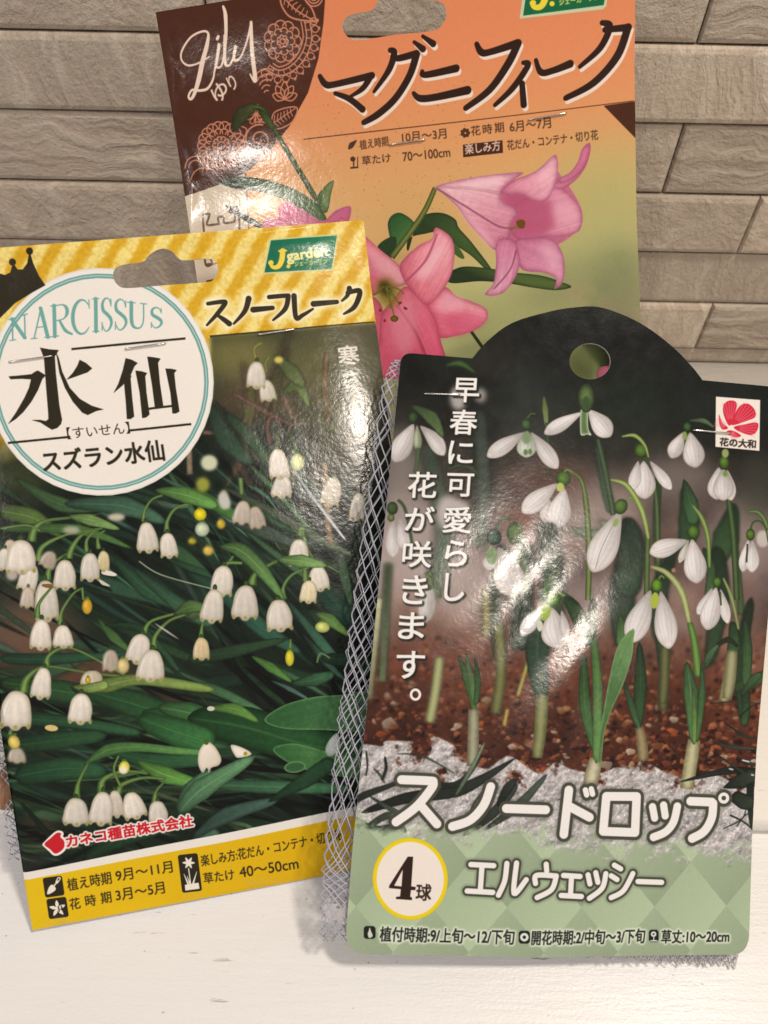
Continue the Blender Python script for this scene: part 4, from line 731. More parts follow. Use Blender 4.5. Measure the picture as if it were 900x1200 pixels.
    c = f7((465, 685))[0]; A.ell(c[0], c[1], 11, 11, (226, 226, 210)); A.ell(c[0], c[1], 4, 4, K2); A.strokes([([(c[0], c[1]+12), (c[0], c[1]+24)], 4), ([(c[0]-12, c[1]+26), (c[0]+12, c[1]+26)], 5)], (226, 226, 210))
    sh = ((26, 26, 20), 5, 5, 3.0, .8)
    A.use(440, 350, 3.427)
    for ch, x0, y0, x1, y1 in [('早', 306, 320, 411, 415), ('春', 296, 447, 402, 545), ('に', 291, 572, 386, 662), ('可', 283, 702, 388, 792), ('愛', 268, 836, 379, 938), ('ら', 276, 970, 362, 1072), ('花', 128, 696, 240, 798), ('が', 116, 834, 230, 930), ('咲', 106, 972, 220, 1076)]:
        A.text(ch, (x0, y1), (x1, y1+3), y1-y0, (238, 232, 220), bold=1.6, shadow=sh)
    A.use(420, 640, 3.4615)
    for ch, x0, y0, x1, y1 in [('し', 346, 110, 424, 220), ('き', 174, 118, 274, 232), ('ま', 160, 268, 262, 374), ('す', 150, 424, 262, 534)]:
        A.text(ch, (x0, y1), (x1, y1+3), y1-y0, (238, 232, 220), bold=1.6, shadow=sh)
    A.strokes([([(230+18*math.cos(t), 600+20*math.sin(t)), (230+18*math.cos(t+.35), 600+20*math.sin(t+.35))], 10) for t in np.arange(0, 6.3, .33)], (238, 232, 220))
    # maker's square
    A.use(660, 350, 3.429); A.fill([(610, 395), (789, 408), (786, 612), (608, 596)], (234, 222, 204), smooth=False)
    RD = (204, 44, 66); o = (668, 521)
    for pts in [[(666, 512), (642, 470), (640, 430), (660, 412), (684, 412), (694, 425), (688, 460)], [(672, 508), (694, 450), (716, 426), (742, 424), (766, 446), (770, 474), (740, 490)], [(682, 518), (730, 505), (778, 500), (777, 530), (756, 548), (720, 542)], [(656, 516), (636, 500), (622, 466), (624, 505), (636, 526), (656, 524)], [(664, 530), (690, 536), (712, 552), (690, 558), (660, 548), (651, 538)]]:
        A.fill(pts, RD)
        P = np.array(pts, float); far = P[np.argsort(-np.hypot(P[:, 0]-o[0], P[:, 1]-o[1]))]
        c = P.mean(0)-o; ang = math.atan2(c[1], c[0]); L = np.hypot(*(far[0]-o))
        for k in (-.3, -.18, -.06, .06, .18, .3): A.strokes([([(o[0]+.35*L*math.cos(ang+k), o[1]+.35*L*math.sin(ang+k)), (o[0]+.95*L*math.cos(ang+k), o[1]+.95*L*math.sin(ang+k))], 2.2)], (228, 140, 140), alpha=.8)
    A.text('花の大和', (625, 592), (770, 602), 33, (44, 36, 30), bold=1.2)
    return A

# ------------------------------------------------------------------ artwork 3: the orange card with pink trumpets
L_OUT = [(183, 15), (741, -69), (748, 370), (757, 650), (282, 700)]
def art_trumpets():
    A = Art(PL, L_OUT, 8.0, (214, 150, 90), up=(-.085, -1)); H, W = A.H, A.W
    yy, xx = np.mgrid[0:H, 0:W].astype(np.float32); G = lambda y: A.P([(560, y)])[0, 1]
    st = [(-90, (214, 126, 84)), (60, (222, 138, 92)), (140, (222, 152, 98)), (200, (220, 166, 106)), (270, (214, 174, 112)), (330, (198, 190, 126)), (420, (186, 184, 130)), (700, (120, 130, 90))]
    ys = yy+(W*.5-xx)*.02; A.a[:] = np.stack([np.interp(ys, [G(p) for p, _ in st], [c[k] for _, c in st]) for k in range(3)], 2)
    A.use(0, 0, 1)
    for x, y, rx, ry, c, al, b in [(715, 235, 70, 60, (182, 178, 112), .8, 24), (700, 300, 60, 40, (176, 176, 116), .8, 22), (690, 330, 60, 30, (150, 150, 100), .7, 14), (730, 330, 40, 44, (134, 134, 92), .7, 14), (640, 350, 50, 26, (140, 140, 94), .7, 16), (720, 380, 40, 30, (126, 112, 92), .6, 14), (740, 395, 20, 16, (128, 88, 88), .6, 8), (675, 345, 14, 8, (176, 150, 112), .6, 6), (560, 380, 60, 30, (158, 160, 106), .7, 16), (590, 420, 60, 20, (140, 146, 100), .7, 14), (480, 280, 40, 60, (206, 158, 98), .5, 20), (330, 300, 80, 60, (204, 164, 112), .5, 20)]:
        A.ell(x, y, rx, ry, c, alpha=al, blur=b)
    n = fbm(H, W, 40, 4, 4); e = np.clip((n-.55)*6, 0, 1)*np.clip((yy-G(290))/A.L(60), 0, 1)*np.clip((xx-A.P([(620, 300)])[0, 0])/A.L(50), 0, 1)
    A.put(e*.5, 0, 0, (132, 136, 92))
    for k in range(230):                              # flecks of the paper
        A.ell(R.uniform(360, 560), R.uniform(90, 260), R.uniform(.4, 1.0), R.uniform(.3, .8), (150, 96, 56), alpha=.6)
    # brown quarter, cream spine
    A.use(180, 0, 3); BR = (76, 40, 24)
    A.fill([(-60, -60), (607, -120), (607, 0), (600, 90), (582, 210), (545, 330), (480, 448), (405, 540), (330, 606), (230, 650), (100, 695), (-60, 720)], BR, smooth=False)
    A.fill([(90, 640), (325, 600), (332, 840), (360, 2000), (120, 2000)], (214, 196, 168), smooth=False)
    A.fill([(90, 640), (104, 692), (230, 650), (328, 606), (327, 560), (60, 560)], BR, smooth=False)
    A.fill([(322, 604), (327, 604), (340, 860), (336, 860)], (120, 84, 60), smooth=False)
    LN = (104, 76, 52)
    for pts, w in [([(176, 812), (172, 762), (176, 752), (196, 752)], 7), ([(196, 752), (192, 766), (188, 790), (230, 786)], 7), ([(230, 786), (226, 765), (244, 762), (250, 784), (284, 778)], 7), ([(284, 778), (284, 750), (268, 746), (266, 735), (296, 732), (302, 806)], 7)]:
        A.strokes([(pts, w)], LN)
    A.strokes([([(180, 860), (184, 930), (208, 926), (206, 900), (300, 890)], 7), ([(184, 930), (300, 915)], 7), ([(190, 990), (310, 970)], 10), ([(250, 985), (200, 1050)], 8), ([(250, 985), (316, 1040)], 8)], LN)
    # line ornaments
    O = (196, 128, 96); S = lambda pts, w=5: A.strokes([(pts, w)], O)
    arc = lambda cx, cy, r, a0, a1, n=8, ry=None: [(cx+r*math.cos(math.radians(a)), cy+(ry or r)*math.sin(math.radians(a))) for a in np.linspace(a0, a1, n)]
    S([(448, -10), (455, 30), (490, 70), (575, 84)]); S([(575, 84), (560, 40), (530, 0), (500, -40)]); S([(455, -10), (500, 40), (570, 82)], 4)
    for k in range(6): t = k/6; S([(465+90*t, 0+72*t), (485+70*t, -14+60*t+10)], 3); S([(465+90*t, 0+72*t), (462+80*t, 24+52*t)], 3)
    for r in (10, 20, 30): S(arc(566, 0, r, -20, 250), 4)
    for r0, c in ((14, 7), (30, 9), (46, 11)):
        for k in range(c): a = k*360/c; S(arc(456+r0*math.cos(math.radians(a)), 150+r0*1.15*math.sin(math.radians(a)), r0*.42, a-100, a+100, 6), 4)
    S(arc(456, 150, 9, 0, 340), 4)
    path = spline([(545, 80), (552, 140), (532, 200), (490, 246), (440, 262), (400, 240)], n=7); nr = np.gradient(path, axis=0); nr /= np.linalg.norm(nr, axis=1)[:, None]; nr = np.stack([nr[:, 1], -nr[:, 0]], 1)*-1
    for off in (-24, -12, 6): S(list((path+nr*-off)[::3]), 4)
    for i in range(1, len(path)-1, 3):
        p, q = path[i], nr[i]; S([tuple(p-q*-14), tuple(p-q*2)], 3)
        c = p-q*20 if np.dot(q, p-np.array((450, 150))) < 0 else p+q*20
        S(arc(c[0], c[1], 12, 0, 330, 9), 3.5); c2 = p+(c-p)*1.75; A.ell(c2[0], c2[1], 4, 6, O)
    for a, L in ((-90, 56), (-125, 52), (-55, 52), (-160, 44), (-20, 46)):
        a = math.radians(a); A_ = (462+L*math.cos(a), 352+L*1.1*math.sin(a)); nx = (-math.sin(a)*14, math.cos(a)*14)
        S([(462, 352), ((462+A_[0])/2+nx[0], (352+A_[1])/2+nx[1]), A_, ((462+A_[0])/2-nx[0], (352+A_[1])/2-nx[1]), (462, 352)], 4)
    for k in range(5): S(arc(400, 330-k*10, 10+9*k, 200, 300, 6), 4)
    S([(415, 440), (430, 395), (504, 380), (490, 430), (440, 456), (415, 440)], 4); S([(420, 438), (500, 384)], 3)
    for k in range(6): t = k/6; S([(425+70*t, 434-46*t), (440+60*t, 446-42*t)], 3); S([(425+70*t, 434-46*t), (428+66*t, 408-28*t)], 3)
    for k in range(9): a = math.radians(k*40); S([(362, 405), (362+30*math.cos(a-.25), 405+30*math.sin(a-.25)), (362+36*math.cos(a), 405+36*math.sin(a)), (362+30*math.cos(a+.25), 405+30*math.sin(a+.25)), (362, 405)], 3)
    sp = [(372+(6+5.2*t)*math.cos(t*1.25), 492+(6+5.2*t)*math.sin(t*1.25)) for t in np.linspace(0, 9, 40)]; S(sp, 5)
    S([(300, 520), (330, 460), (300, 440), (330, 420)], 4); S(arc(372, 492, 62, -100, 140, 12), 4)
    for k in range(14): a = math.radians(-100+k*18); A.ell(372+70*math.cos(a), 492+70*math.sin(a), 5, 5, O)
    for r, c in ((22, 10), (44, 14), (64, 18)):
        for k in range(c): a = k*360/c; S(arc(240+r*math.cos(math.radians(a)), 512+r*math.sin(math.radians(a)), r*.26+3, a-110, a+110, 6), 4)
    S(arc(240, 512, 13, 0, 350), 4); S(arc(150, 590, 40, 180, 380), 4); S(arc(150, 590, 26, 180, 380), 4); S(arc(180, 640, 50, 190, 330), 4); S(arc(290, 560, 24, 90, 300), 4)
    # script title
    W1 = (234, 208, 182)
    A.strokes([([(198, 200), (160, 222), (122, 230), (99, 212), (100, 180), (132, 134), (172, 114), (194, 120), (190, 158), (172, 220), (158, 280), (142, 330), (130, 348), (122, 338), (134, 316), (160, 318), (188, 312), (206, 286), (214, 258)], [4, 5, 6, 6, 6, 6, 6, 7, 12, 15, 15, 11, 8, 7, 7, 8, 8, 7, 5]),
               ([(212, 262), (226, 200), (232, 160)], [5, 10, 10]), ([(226, 200), (222, 236), (242, 226), (256, 140), (256, 60), (248, 28)], [8, 7, 6, 10, 12, 7]), ([(254, 130), (252, 220), (270, 228), (290, 180)], [11, 10, 6, 6]),
               ([(290, 168), (284, 210), (306, 206), (330, 150), (346, 92)], [10, 9, 6, 6, 9]), ([(346, 84), (348, 180), (358, 276), (352, 282), (340, 262)], [9, 13, 14, 8, 4]), ([(226, 140), (230, 132)], 9)], W1)
    A.text('ゆ', (228, 368), (272, 330), 62, W1, bold=.6, up=(-.5, -.85)); A.text('り', (280, 322), (300, 304), 52, W1, bold=.6, up=(-.5, -.85))
    # title strokes with their pale offset
    A.use(460, 0, 3); c7 = lambda *p: [((180+x/3-460)*3, y) for x, y in p]; w = 21
    st = [(c7((586, 272), (606, 300), (640, 300), (768, 270)), [14, 20, 18, 20]), (c7((764, 272), (736, 315), (690, 345)), [20, 16, 8]), (c7((640, 332), (690, 352), (735, 388)), [12, 18, 20]),
          (c7((832, 182), (846, 192), (828, 250), (776, 326)), [14, 20, 18, 10]), ([(0, 204), (22, 210), (84, 194)], [14, 18, 20]), ([(84, 196), (60, 270), (10, 350), (-50, 405), (-100, 434)], [22, 20, 20, 20, 16]), ([(76, 154), (106, 178)], [10, 19]), ([(106, 134), (142, 160)], [10, 19]),
          ([(104, 256), (116, 268), (222, 246)], [12, 18, 22]), ([(74, 332), (96, 350), (150, 346), (262, 322)], [12, 20, 20, 24]), ([(294, 162), (310, 190), (340, 190), (436, 160)], [14, 20, 18, 22]), ([(438, 160), (404, 230), (340, 320), (256, 384)], [22, 22, 20, 16]),
          ([(456, 228), (472, 238), (420, 315), (358, 374)], [12, 18, 18, 12]), ([(452, 300), (458, 374)], [17, 19]), ([(500, 220), (518, 262), (560, 256), (618, 234)], [12, 18, 18, 22]),
          ([(728, 94), (754, 108), (722, 180), (652, 244)], [14, 20, 18, 12]), ([(738, 118), (818, 112)], [16, 20]), ([(816, 112), (780, 210), (700, 300), (604, 352)], [22, 22, 20, 16])]
    off = [([(x+6, y+11) for x, y in p], ww) for p, ww in st]
    A.strokes(off, (236, 214, 192)); A.strokes(st, (48, 28, 18))
    # small print
    K = (76, 48, 30)
    A.fill(c7((530, 491), (530, 495))[0:1]+[(838, 364), (838, 367)]+c7((530, 495)), (96, 56, 34), smooth=False)
    A.fill([(735, 381), (850, 366), (850, 500)], BR, smooth=False)
    A.text('植え時期', c7((728, 530))[0], c7((827, 515))[0], 33, K, bold=.35); A.text('10月〜3月', (36, 505), (190, 490), 34, K, bold=.35)
    A.text('草たけ', c7((735, 584))[0], c7((835, 572))[0], 31, K, bold=.35); A.text('70〜100cm', (38, 570), (203, 553), 31, K, bold=.35)
    for i, ch in enumerate('花時期'): A.text(ch, (277+41*i, 482-5*i), (309+41*i, 478-5*i), 34, K, bold=.35)
    A.text('6月〜7月', (412, 470), (554, 455), 36, K, bold=.35)
    A.fill([(247, 512), (385, 497), (387, 541), (248, 556)], BR, smooth=False); A.text('楽しみ方', (256, 546), (378, 532), 35, (232, 206, 180), bold=.5); A.text('花だん・コンテナ・切り花', (403, 532), (717, 497), 34, K, bold=.35)
    for k in range(7): t = k*.898; A.ell(255+12*math.cos(t), 471+12*math.sin(t), 5.5, 5.5, K)
    A.strokes([([(255+6*math.cos(t), 471+6*math.sin(t)), (255+6*math.cos(t+.6), 471+6*math.sin(t+.6))], 4) for t in np.arange(0, 6.2, .6)], K)
    A.fill(c7((686, 528), (690, 508), (704, 500), (716, 496), (708, 514), (700, 524)), K); A.strokes([(c7((704, 556), (704, 590)), 4), (c7((694, 592), (718, 590)), 5), (c7((718, 555), (718, 590)), 3)], K); x, y = c7((702, 562))[0]; A.ell(x, y, 9, 9, K)
    # green logo plate
    A.fill([(444, 76), (462, -60), (764, -98), (742, 38), (732, 48)], (196, 200, 160), smooth=False); A.fill([(456, 66), (472, -50), (754, -86), (734, 34)], (24, 100, 60), smooth=False)
    J = (232, 206, 60); A.strokes([([(538, -46), (530, 10), (516, 34), (494, 36), (484, 22)], [20, 20, 17, 13, 10])], J); A.ell(490, 22, 11, 10, J); A.ell(556, 26, 9, 9, J)
    A.text('garden', (552, 6), (728, -22), 48, (236, 222, 150), bold=2); A.text('ジェーガーテン', (582, 32), (718, 14), 22, (232, 214, 110), bold=.6)
    # stems, leaves
    A.use(180, 0, 3); G1 = (40, 66, 34)
    leaf(A, [(282, 466), (310, 410), (366, 372)], [18, 46, 20], (58, 62, 28), blur=2); A.stem([(350, 376), (390, 392), (440, 480), (575, 705)], [14, 15, 15, 18], (52, 72, 26), (96, 112, 50)); leaf(A, [(370, 385), (400, 420), (425, 460)], [10, 26, 10], (60, 72, 30))
    A.fill([(230, 640), (300, 622), (400, 634), (500, 668), (580, 722), (610, 780), (560, 770), (480, 712), (380, 676), (290, 664)], G1, col2=(74, 98, 48), axis=[(300, 660), (420, 640)], edge=((28, 44, 24), .6, 4), streak=(1, .25)); leaf(A, [(250, 720), (330, 770), (420, 820)], [6, 18, 14], (40, 60, 36))
    A.fill([(574, 700), (600, 660), (634, 636), (626, 680), (612, 745), (590, 740)], (74, 98, 46), col2=(120, 138, 70), axis=[(580, 700), (630, 690)], edge=((40, 56, 26), .7, 4))
    PK, PK2 = (214, 128, 146), (186, 92, 118)
    A.fill([(380, 800), (400, 768), (440, 768), (440, 730), (470, 712), (520, 735), (560, 760), (600, 776), (640, 742), (690, 726), (694, 756), (680, 800), (660, 880), (400, 880)], PK, col2=PK2, axis=[(440, 730), (560, 860)], edge=((170, 88, 112), .6, 6), tex=.12)
    A.fill([(440, 770), (450, 730), (474, 714), (500, 736), (480, 770)], (206, 96, 126), blur=3, alpha=.7); A.fill([(620, 775), (660, 740), (690, 730), (676, 772)], (200, 104, 136), blur=3, alpha=.7)
    A.use(420, 180, 2.647)
    A.fill([(92, 218), (106, 192), (134, 186), (172, 214), (168, 245), (120, 300), (104, 300), (98, 262)], (44, 84, 42), col2=(84, 122, 60), axis=[(110, 200), (170, 270)], edge=((28, 52, 26), .7, 4), streak=(.3, 1))
    A.fill([(60, 290), (88, 265), (118, 262), (110, 320), (76, 318)], (40, 62, 32)); A.fill([(172, 214), (215, 188), (262, 186), (300, 205), (312, 232), (350, 275), (412, 358), (398, 362), (350, 318), (300, 284), (250, 246), (205, 250), (160, 262), (150, 290), (156, 300), (170, 250)], (44, 62, 32), col2=(70, 92, 44), axis=[(200, 240), (330, 260)], edge=((28, 40, 22), .7, 4), streak=(1, .6))
    A.fill([(250, 260), (300, 280), (328, 320), (318, 326), (290, 305)], (72, 98, 44)); A.fill([(270, 380), (320, 352), (400, 356), (470, 368), (560, 378), (620, 396), (658, 414), (610, 424), (540, 416), (470, 404), (380, 396), (290, 402)], (44, 58, 32), col2=(86, 104, 52), axis=[(400, 400), (420, 356)], edge=((30, 40, 24), .7, 4), streak=(1, .12))
    A.stem([(238, 108), (196, 196), (104, 322)], [13, 16, 18], (92, 100, 42), (140, 144, 76)); A.stem([(345, 545), (384, 600)], 9, (50, 60, 34))
    # upper trumpet
    M = (206, 122, 142); E = ((150, 72, 100), .65, 7)
    A.fill([(440, 110), (520, 70), (600, 50), (630, 80), (660, 120), (690, 182), (680, 236), (600, 290), (480, 300), (440, 200)], (196, 110, 132), tex=.1)
    A.fill([(596, 100), (640, 76), (676, 34), (690, -10), (712, -28), (714, 0), (700, 46), (672, 84), (630, 116), (600, 130)], (216, 124, 148), edge=E, tex=.1)
    A.fill([(612, 82), (650, 64), (676, 30), (690, -10), (712, -28), (714, 0), (700, 42), (672, 74), (630, 96)], (214, 112, 140), col2=(226, 150, 160), axis=[(690, 60), (650, 40)], edge=E, tex=.1)
    A.fill([(560, 130), (606, 106), (650, 128), (688, 182), (682, 240), (630, 258), (560, 262), (500, 268), (470, 240), (470, 190), (500, 150)], (214, 124, 146), col2=(226, 156, 166), axis=[(500, 220), (670, 180)], edge=E, tex=.1, streak=(1, -.15))
    A.fill([(450, 130), (520, 120), (590, 150), (610, 200), (580, 250), (500, 262), (466, 240), (470, 190)], (184, 84, 112), blur=9, alpha=.8)
    A.fill([(484, 272), (540, 262), (596, 266), (626, 300), (638, 352), (630, 402), (606, 420), (610, 388), (572, 370), (510, 362), (488, 320)], (206, 124, 148), col2=(222, 154, 168), axis=[(500, 290), (620, 360)], edge=E, tex=.1, streak=(1, .5))
    A.fill([(428, 272), (478, 268), (500, 330), (486, 384), (446, 434), (392, 438), (418, 402), (426, 340)], (216, 134, 158), col2=(234, 168, 182), axis=[(490, 300), (420, 420)], edge=E, tex=.1, streak=(-.25, 1)); A.stem([(488, 300), (470, 360), (420, 420)], 3, (150, 80, 104), blur=1)
    A.fill([(238, 106), (300, 86), (380, 72), (450, 64), (510, 62), (470, 90), (440, 122), (446, 152), (476, 165), (494, 184), (480, 206), (470, 228), (466, 268), (440, 262), (424, 300), (392, 272), (344, 220), (304, 164), (262, 126)], (214, 138, 152), col2=(238, 186, 186), axis=[(420, 240), (360, 80)], edge=E, tex=.12, streak=(1, .35))
    A.stem([(244, 110), (340, 170), (430, 225), (468, 232)], [3, 4, 4, 3], (168, 90, 114), blur=1); A.stem([(244, 106), (350, 110), (440, 126)], [3, 6, 4], (232, 170, 178), blur=1.5); A.fill([(300, 160), (344, 200), (400, 250), (424, 298), (380, 262)], (238, 178, 186), blur=5, alpha=.7); A.fill([(330, 92), (400, 80), (450, 80), (420, 104), (350, 108)], (246, 204, 204), blur=6, alpha=.7); A.fill([(540, 110), (580, 60), (604, 40), (600, 90), (570, 130)], (246, 196, 200), blur=7, alpha=.7); A.fill([(610, 150), (660, 170), (674, 200), (640, 220), (600, 200)], (236, 172, 182), blur=9, alpha=.6); A.fill([(560, 290), (600, 290), (622, 340), (600, 360)], (238, 176, 188), blur=8, alpha=.6)
    A.fill([(440, 120), (480, 86), (550, 56), (604, 8), (616, 30), (614, 72), (604, 110), (580, 148), (540, 148), (500, 128), (462, 130)], (218, 134, 150), col2=(240, 178, 182), axis=[(480, 140), (560, 60)], edge=E, tex=.1, streak=(1, -.5))
    A.stem([(468, 236), (496, 226), (510, 218)], [5, 6, 5], (150, 120, 50)); A.fill([(488, 212), (506, 206), (516, 214), (512, 232), (496, 232)], (110, 76, 30))
    # lower open flower
    F, Q = (228, 120, 134), (242, 166, 170); E = ((166, 60, 84), .6, 8)
    A.fill([(-60, 200), (14, 250), (70, 300), (130, 350), (152, 402), (90, 420), (40, 440), (20, 380), (-60, 330)], (224, 120, 134), col2=(242, 170, 172), axis=[(40, 340), (90, 320)], edge=E, tex=.1, streak=(1, .9))
    A.fill([(-60, 440), (40, 440), (80, 500), (76, 640), (-60, 640)], (218, 104, 124), edge=E, tex=.1)
    A.fill([(72, 500), (110, 450), (150, 412), (210, 462), (240, 520), (256, 580), (262, 680), (60, 690), (66, 570)], F, col2=(222, 98, 124), axis=[(140, 440), (170, 640)], edge=E, tex=.1, streak=(.35, 1)); A.stem([(120, 470), (180, 560), (220, 660)], [3, 6, 6], (196, 72, 104), blur=2)
    A.fill([(214, 470), (250, 432), (272, 414), (304, 442), (350, 458), (396, 482), (398, 516), (360, 548), (300, 566), (252, 570), (238, 520)], (226, 106, 128), col2=(242, 164, 170), axis=[(240, 540), (330, 450)], edge=E, tex=.1, streak=(1, .3)); A.fill([(270, 500), (340, 490), (396, 510), (360, 545), (290, 560)], (212, 78, 112), blur=8, alpha=.5)
    A.fill([(128, 352), (150, 318), (190, 284), (228, 264), (234, 238), (248, 232), (288, 262), (298, 310), (290, 370), (262, 424), (216, 470), (176, 440), (146, 400)], F, col2=Q, axis=[(150, 400), (270, 290)], edge=E, tex=.1, streak=(.7, -1)); A.fill([(176, 380), (240, 290), (262, 300), (220, 380)], (250, 196, 198), blur=9, alpha=.75); A.stem([(150, 395), (210, 330), (244, 250)], [3, 5, 4], (200, 84, 112), blur=1.5)
    A.fill([(100, 540), (130, 470), (160, 450), (180, 520), (170, 600), (130, 620)], (244, 158, 172), blur=12, alpha=.6); A.fill([(240, 480), (272, 436), (330, 462), (300, 490)], (248, 182, 190), blur=7, alpha=.6); A.fill([(20, 290), (70, 320), (110, 362), (60, 370)], (246, 180, 182), blur=8, alpha=.6)
    A.ell(92, 430, 34, 46, (150, 118, 44), rot=-.4, blur=10, alpha=.85); A.ell(84, 418, 18, 26, (70, 66, 26), rot=-.4, blur=6, alpha=.9)
    for p in [[(84, 412), (100, 460), (112, 506)], [(84, 412), (96, 450), (100, 480)], [(86, 412), (124, 420), (140, 436)], [(80, 410), (60, 430), (44, 440)], [(84, 414), (116, 450), (128, 470)]]: A.stem(p, 4, (124, 132, 54))
    A.ell(112, 512, 12, 10, (128, 104, 40), edge=((70, 56, 20), .7, 3)); A.ell(146, 480, 7, 4, (140, 40, 50), rot=.5); A.ell(68, 486, 4, 5, (150, 40, 54)); A.ell(130, 463, 5, 4, (130, 50, 40)); A.ell(82, 518, 4, 5, (160, 44, 60))
    A.use(0, 0, 1); A.fill([(676, 392), (724, 392), (728, 434), (708, 440), (698, 424), (688, 412)], (26, 30, 20), blur=2); A.fill([(699, 432), (716, 430), (730, 450), (712, 462), (700, 450)], (206, 96, 132), edge=((140, 50, 84), .7, 3)); A.fill([(712, 428), (722, 432), (726, 456), (714, 452)], (150, 40, 66), blur=1.5); A.ell(684, 424, 22, 26, (92, 100, 58), blur=6, alpha=.8)
    return A

# ------------------------------------------------------------------ setting: counter, ledge, stone tile wall
def paint_material(name, color, bright, warm, rough=.38):
    m, nt, b = mat(name, color, rough)
    tc = node(nt, 'ShaderNodeTexCoord').outputs['Object']
    streak = noise(nt, mapping(nt, tc, (55, 620, 300)), 1, 3, .6)
    gate = noise(nt, mapping(nt, tc, (30, 60, 60)), 1, 2)
    dash = math_node(nt, 'MULTIPLY', ramp(nt, streak, [(.68, 0), (.72, 1)]), ramp(nt, gate, [(.47, 0), (.6, 1)]))
    spot = ramp(nt, noise(nt, mapping(nt, tc, (420, 640, 400)), 1, 1), [(.755, 0), (.79, 1)])
    soft = noise(nt, mapping(nt, tc, (14, 40, 40)), 1, 4)
    col = mixc(nt, soft, color, bright)
    col = mixc(nt, math_node(nt, 'MULTIPLY', dash, .55), col, warm)
    col = mixc(nt, math_node(nt, 'MULTIPLY', spot, .55), col, (.22, .17, .14))
    nt.links.new(col, b.inputs['Base Color'])
    grain = noise(nt, mapping(nt, tc, (60, 520, 300)), 1, 5, .6); fine = noise(nt, mapping(nt, tc, (900, 1500, 900)), 1, 3)
    h = math_node(nt, 'ADD', math_node(nt, 'MULTIPLY', grain, 1.), math_node(nt, 'SUBTRACT', math_node(nt, 'MULTIPLY', fine, .5), math_node(nt, 'MULTIPLY', dash, 1.2)))
    nt.links.new(bump(nt, h, .00022, .8), b.inputs['Normal'])
    nt.links.new(ramp(nt, soft, [(.3, .30), (.7, .46)]), b.inputs['Roughness'])
    return m
M_TABLE = paint_material('white_painted_wood', (.80, .795, .79), (.84, .835, .83), (.48, .42, .37))
M_LEDGE = paint_material('cream_ledge_paint', (.82, .795, .735), (.84, .815, .76), (.60, .52, .42), .3)
def box(name, lo, hi, m, bev=0, seg=4, parent=None, edges=None):
    bm = bmesh.new(); bmesh.ops.create_cube(bm, size=1)
    for v in bm.verts: v.co = [lo[i]+(v.co[i]+.5)*(hi[i]-lo[i]) for i in range(3)]
    if bev: bmesh.ops.bevel(bm, geom=bm.edges[:] if edges is None else [e for e in bm.edges if edges(e)], offset=bev, segments=seg, affect='EDGES', profile=.5)
    me = bpy.data.meshes.new(name); bm.to_mesh(me); bm.free(); me.materials.append(m)
    for p in me.polygons: p.use_smooth = bool(bev)
    o = bpy.data.objects.new(name, me); COL.objects.link(o)
    if parent: o.parent = parent
    return o
WY = .315                                            # face of the wall
tag(box('counter', (-.7, -.5, -.03), (.7, WY+.03, 0), M_TABLE), kind='structure')
led = box('ledge', (-.68, .0862, .0006), (.68, WY+.012, .007), M_LEDGE, .0028, 6, edges=lambda e: all(v.co.y < .1 for v in e.verts))
tag(led, 'smooth cream white ledge with a rounded front edge behind the three packets', 'ledge')

# stone: one mesh of split-face tiles in courses of different height
mS, nt, b = mat('split_stone_tile', (.3, .24, .18), .62)
at = node(nt, 'ShaderNodeVertexColor', layer_name='tile'); sep = node(nt, 'ShaderNodeSeparateColor'); nt.links.new(at.outputs[0], sep.inputs[0])
tc = node(nt, 'ShaderNodeTexCoord').outputs['Object']
off = node(nt, 'ShaderNodeVectorMath', operation='MULTIPLY_ADD'); nt.links.new(at.outputs[0], off.inputs[0]); off.inputs[1].default_value = (3, 3, 3); nt.links.new(tc, off.inputs[2])
wv = off.outputs[0]
wn = node(nt, 'ShaderNodeVectorMath', operation='MULTIPLY_ADD')
wnn = node(nt, 'ShaderNodeTexNoise'); wnn.inputs['Scale'].default_value = 38; wnn.inputs['Detail'].default_value = 3; nt.links.new(wv, wnn.inputs['Vector'])
nt.links.new(wnn.outputs['Color'], wn.inputs[0]); wn.inputs[1].default_value = (.02, .02, .02); nt.links.new(wv, wn.inputs[2]); wv2 = wn.outputs[0]
dg = noise(nt, mapping(nt, wv2, (190, 30, 26), (0, math.radians(-36), 0)), 1, 4, .55)     # diagonal chisel marks
dg2 = noise(nt, mapping(nt, wv2, (26, 30, 190), (0, math.radians(-24), 0)), 1, 4, .55)    # low-angle marks
vt = noise(nt, mapping(nt, wv2, (210, 40, 22)), 1, 4, .55)                                # upright combing
rg = noise(nt, wv2, 75, 6, .62)                                                           # riven
def sel(fac, lo, hi): return math_node(nt, 'MULTIPLY', math_node(nt, 'GREATER_THAN', fac, lo), math_node(nt, 'LESS_THAN', fac, hi))
hh = math_node(nt, 'MULTIPLY', sel(sep.outputs[0], -1, .25), dg)
for lo, hi, n_ in ((.25, .5, dg2), (.5, .75, vt), (.75, 2, rg)): hh = math_node(nt, 'ADD', hh, math_node(nt, 'MULTIPLY', sel(sep.outputs[0], lo, hi), n_))
fine = noise(nt, wv, 520, 5, .7); big = noise(nt, wv, 22, 4)
h = math_node(nt, 'ADD', hh, math_node(nt, 'ADD', math_node(nt, 'MULTIPLY', fine, .34), math_node(nt, 'MULTIPLY', rg, .5)))
nt.links.new(bump(nt, h, .0034, .9), b.inputs['Normal'])
c = ramp(nt, big, [(.25, (.45, .365, .285)), (.55, (.54, .45, .355)), (.8, (.61, .52, .42))])
c = mixc(nt, ramp(nt, hh, [(.5, 0), (.72, 1)]), c, (.68, .59, .48))
c = mixc(nt, math_node(nt, 'MULTIPLY', ramp(nt, fine, [(.52, 0), (.75, 1)]), .25), c, (.30, .235, .18))
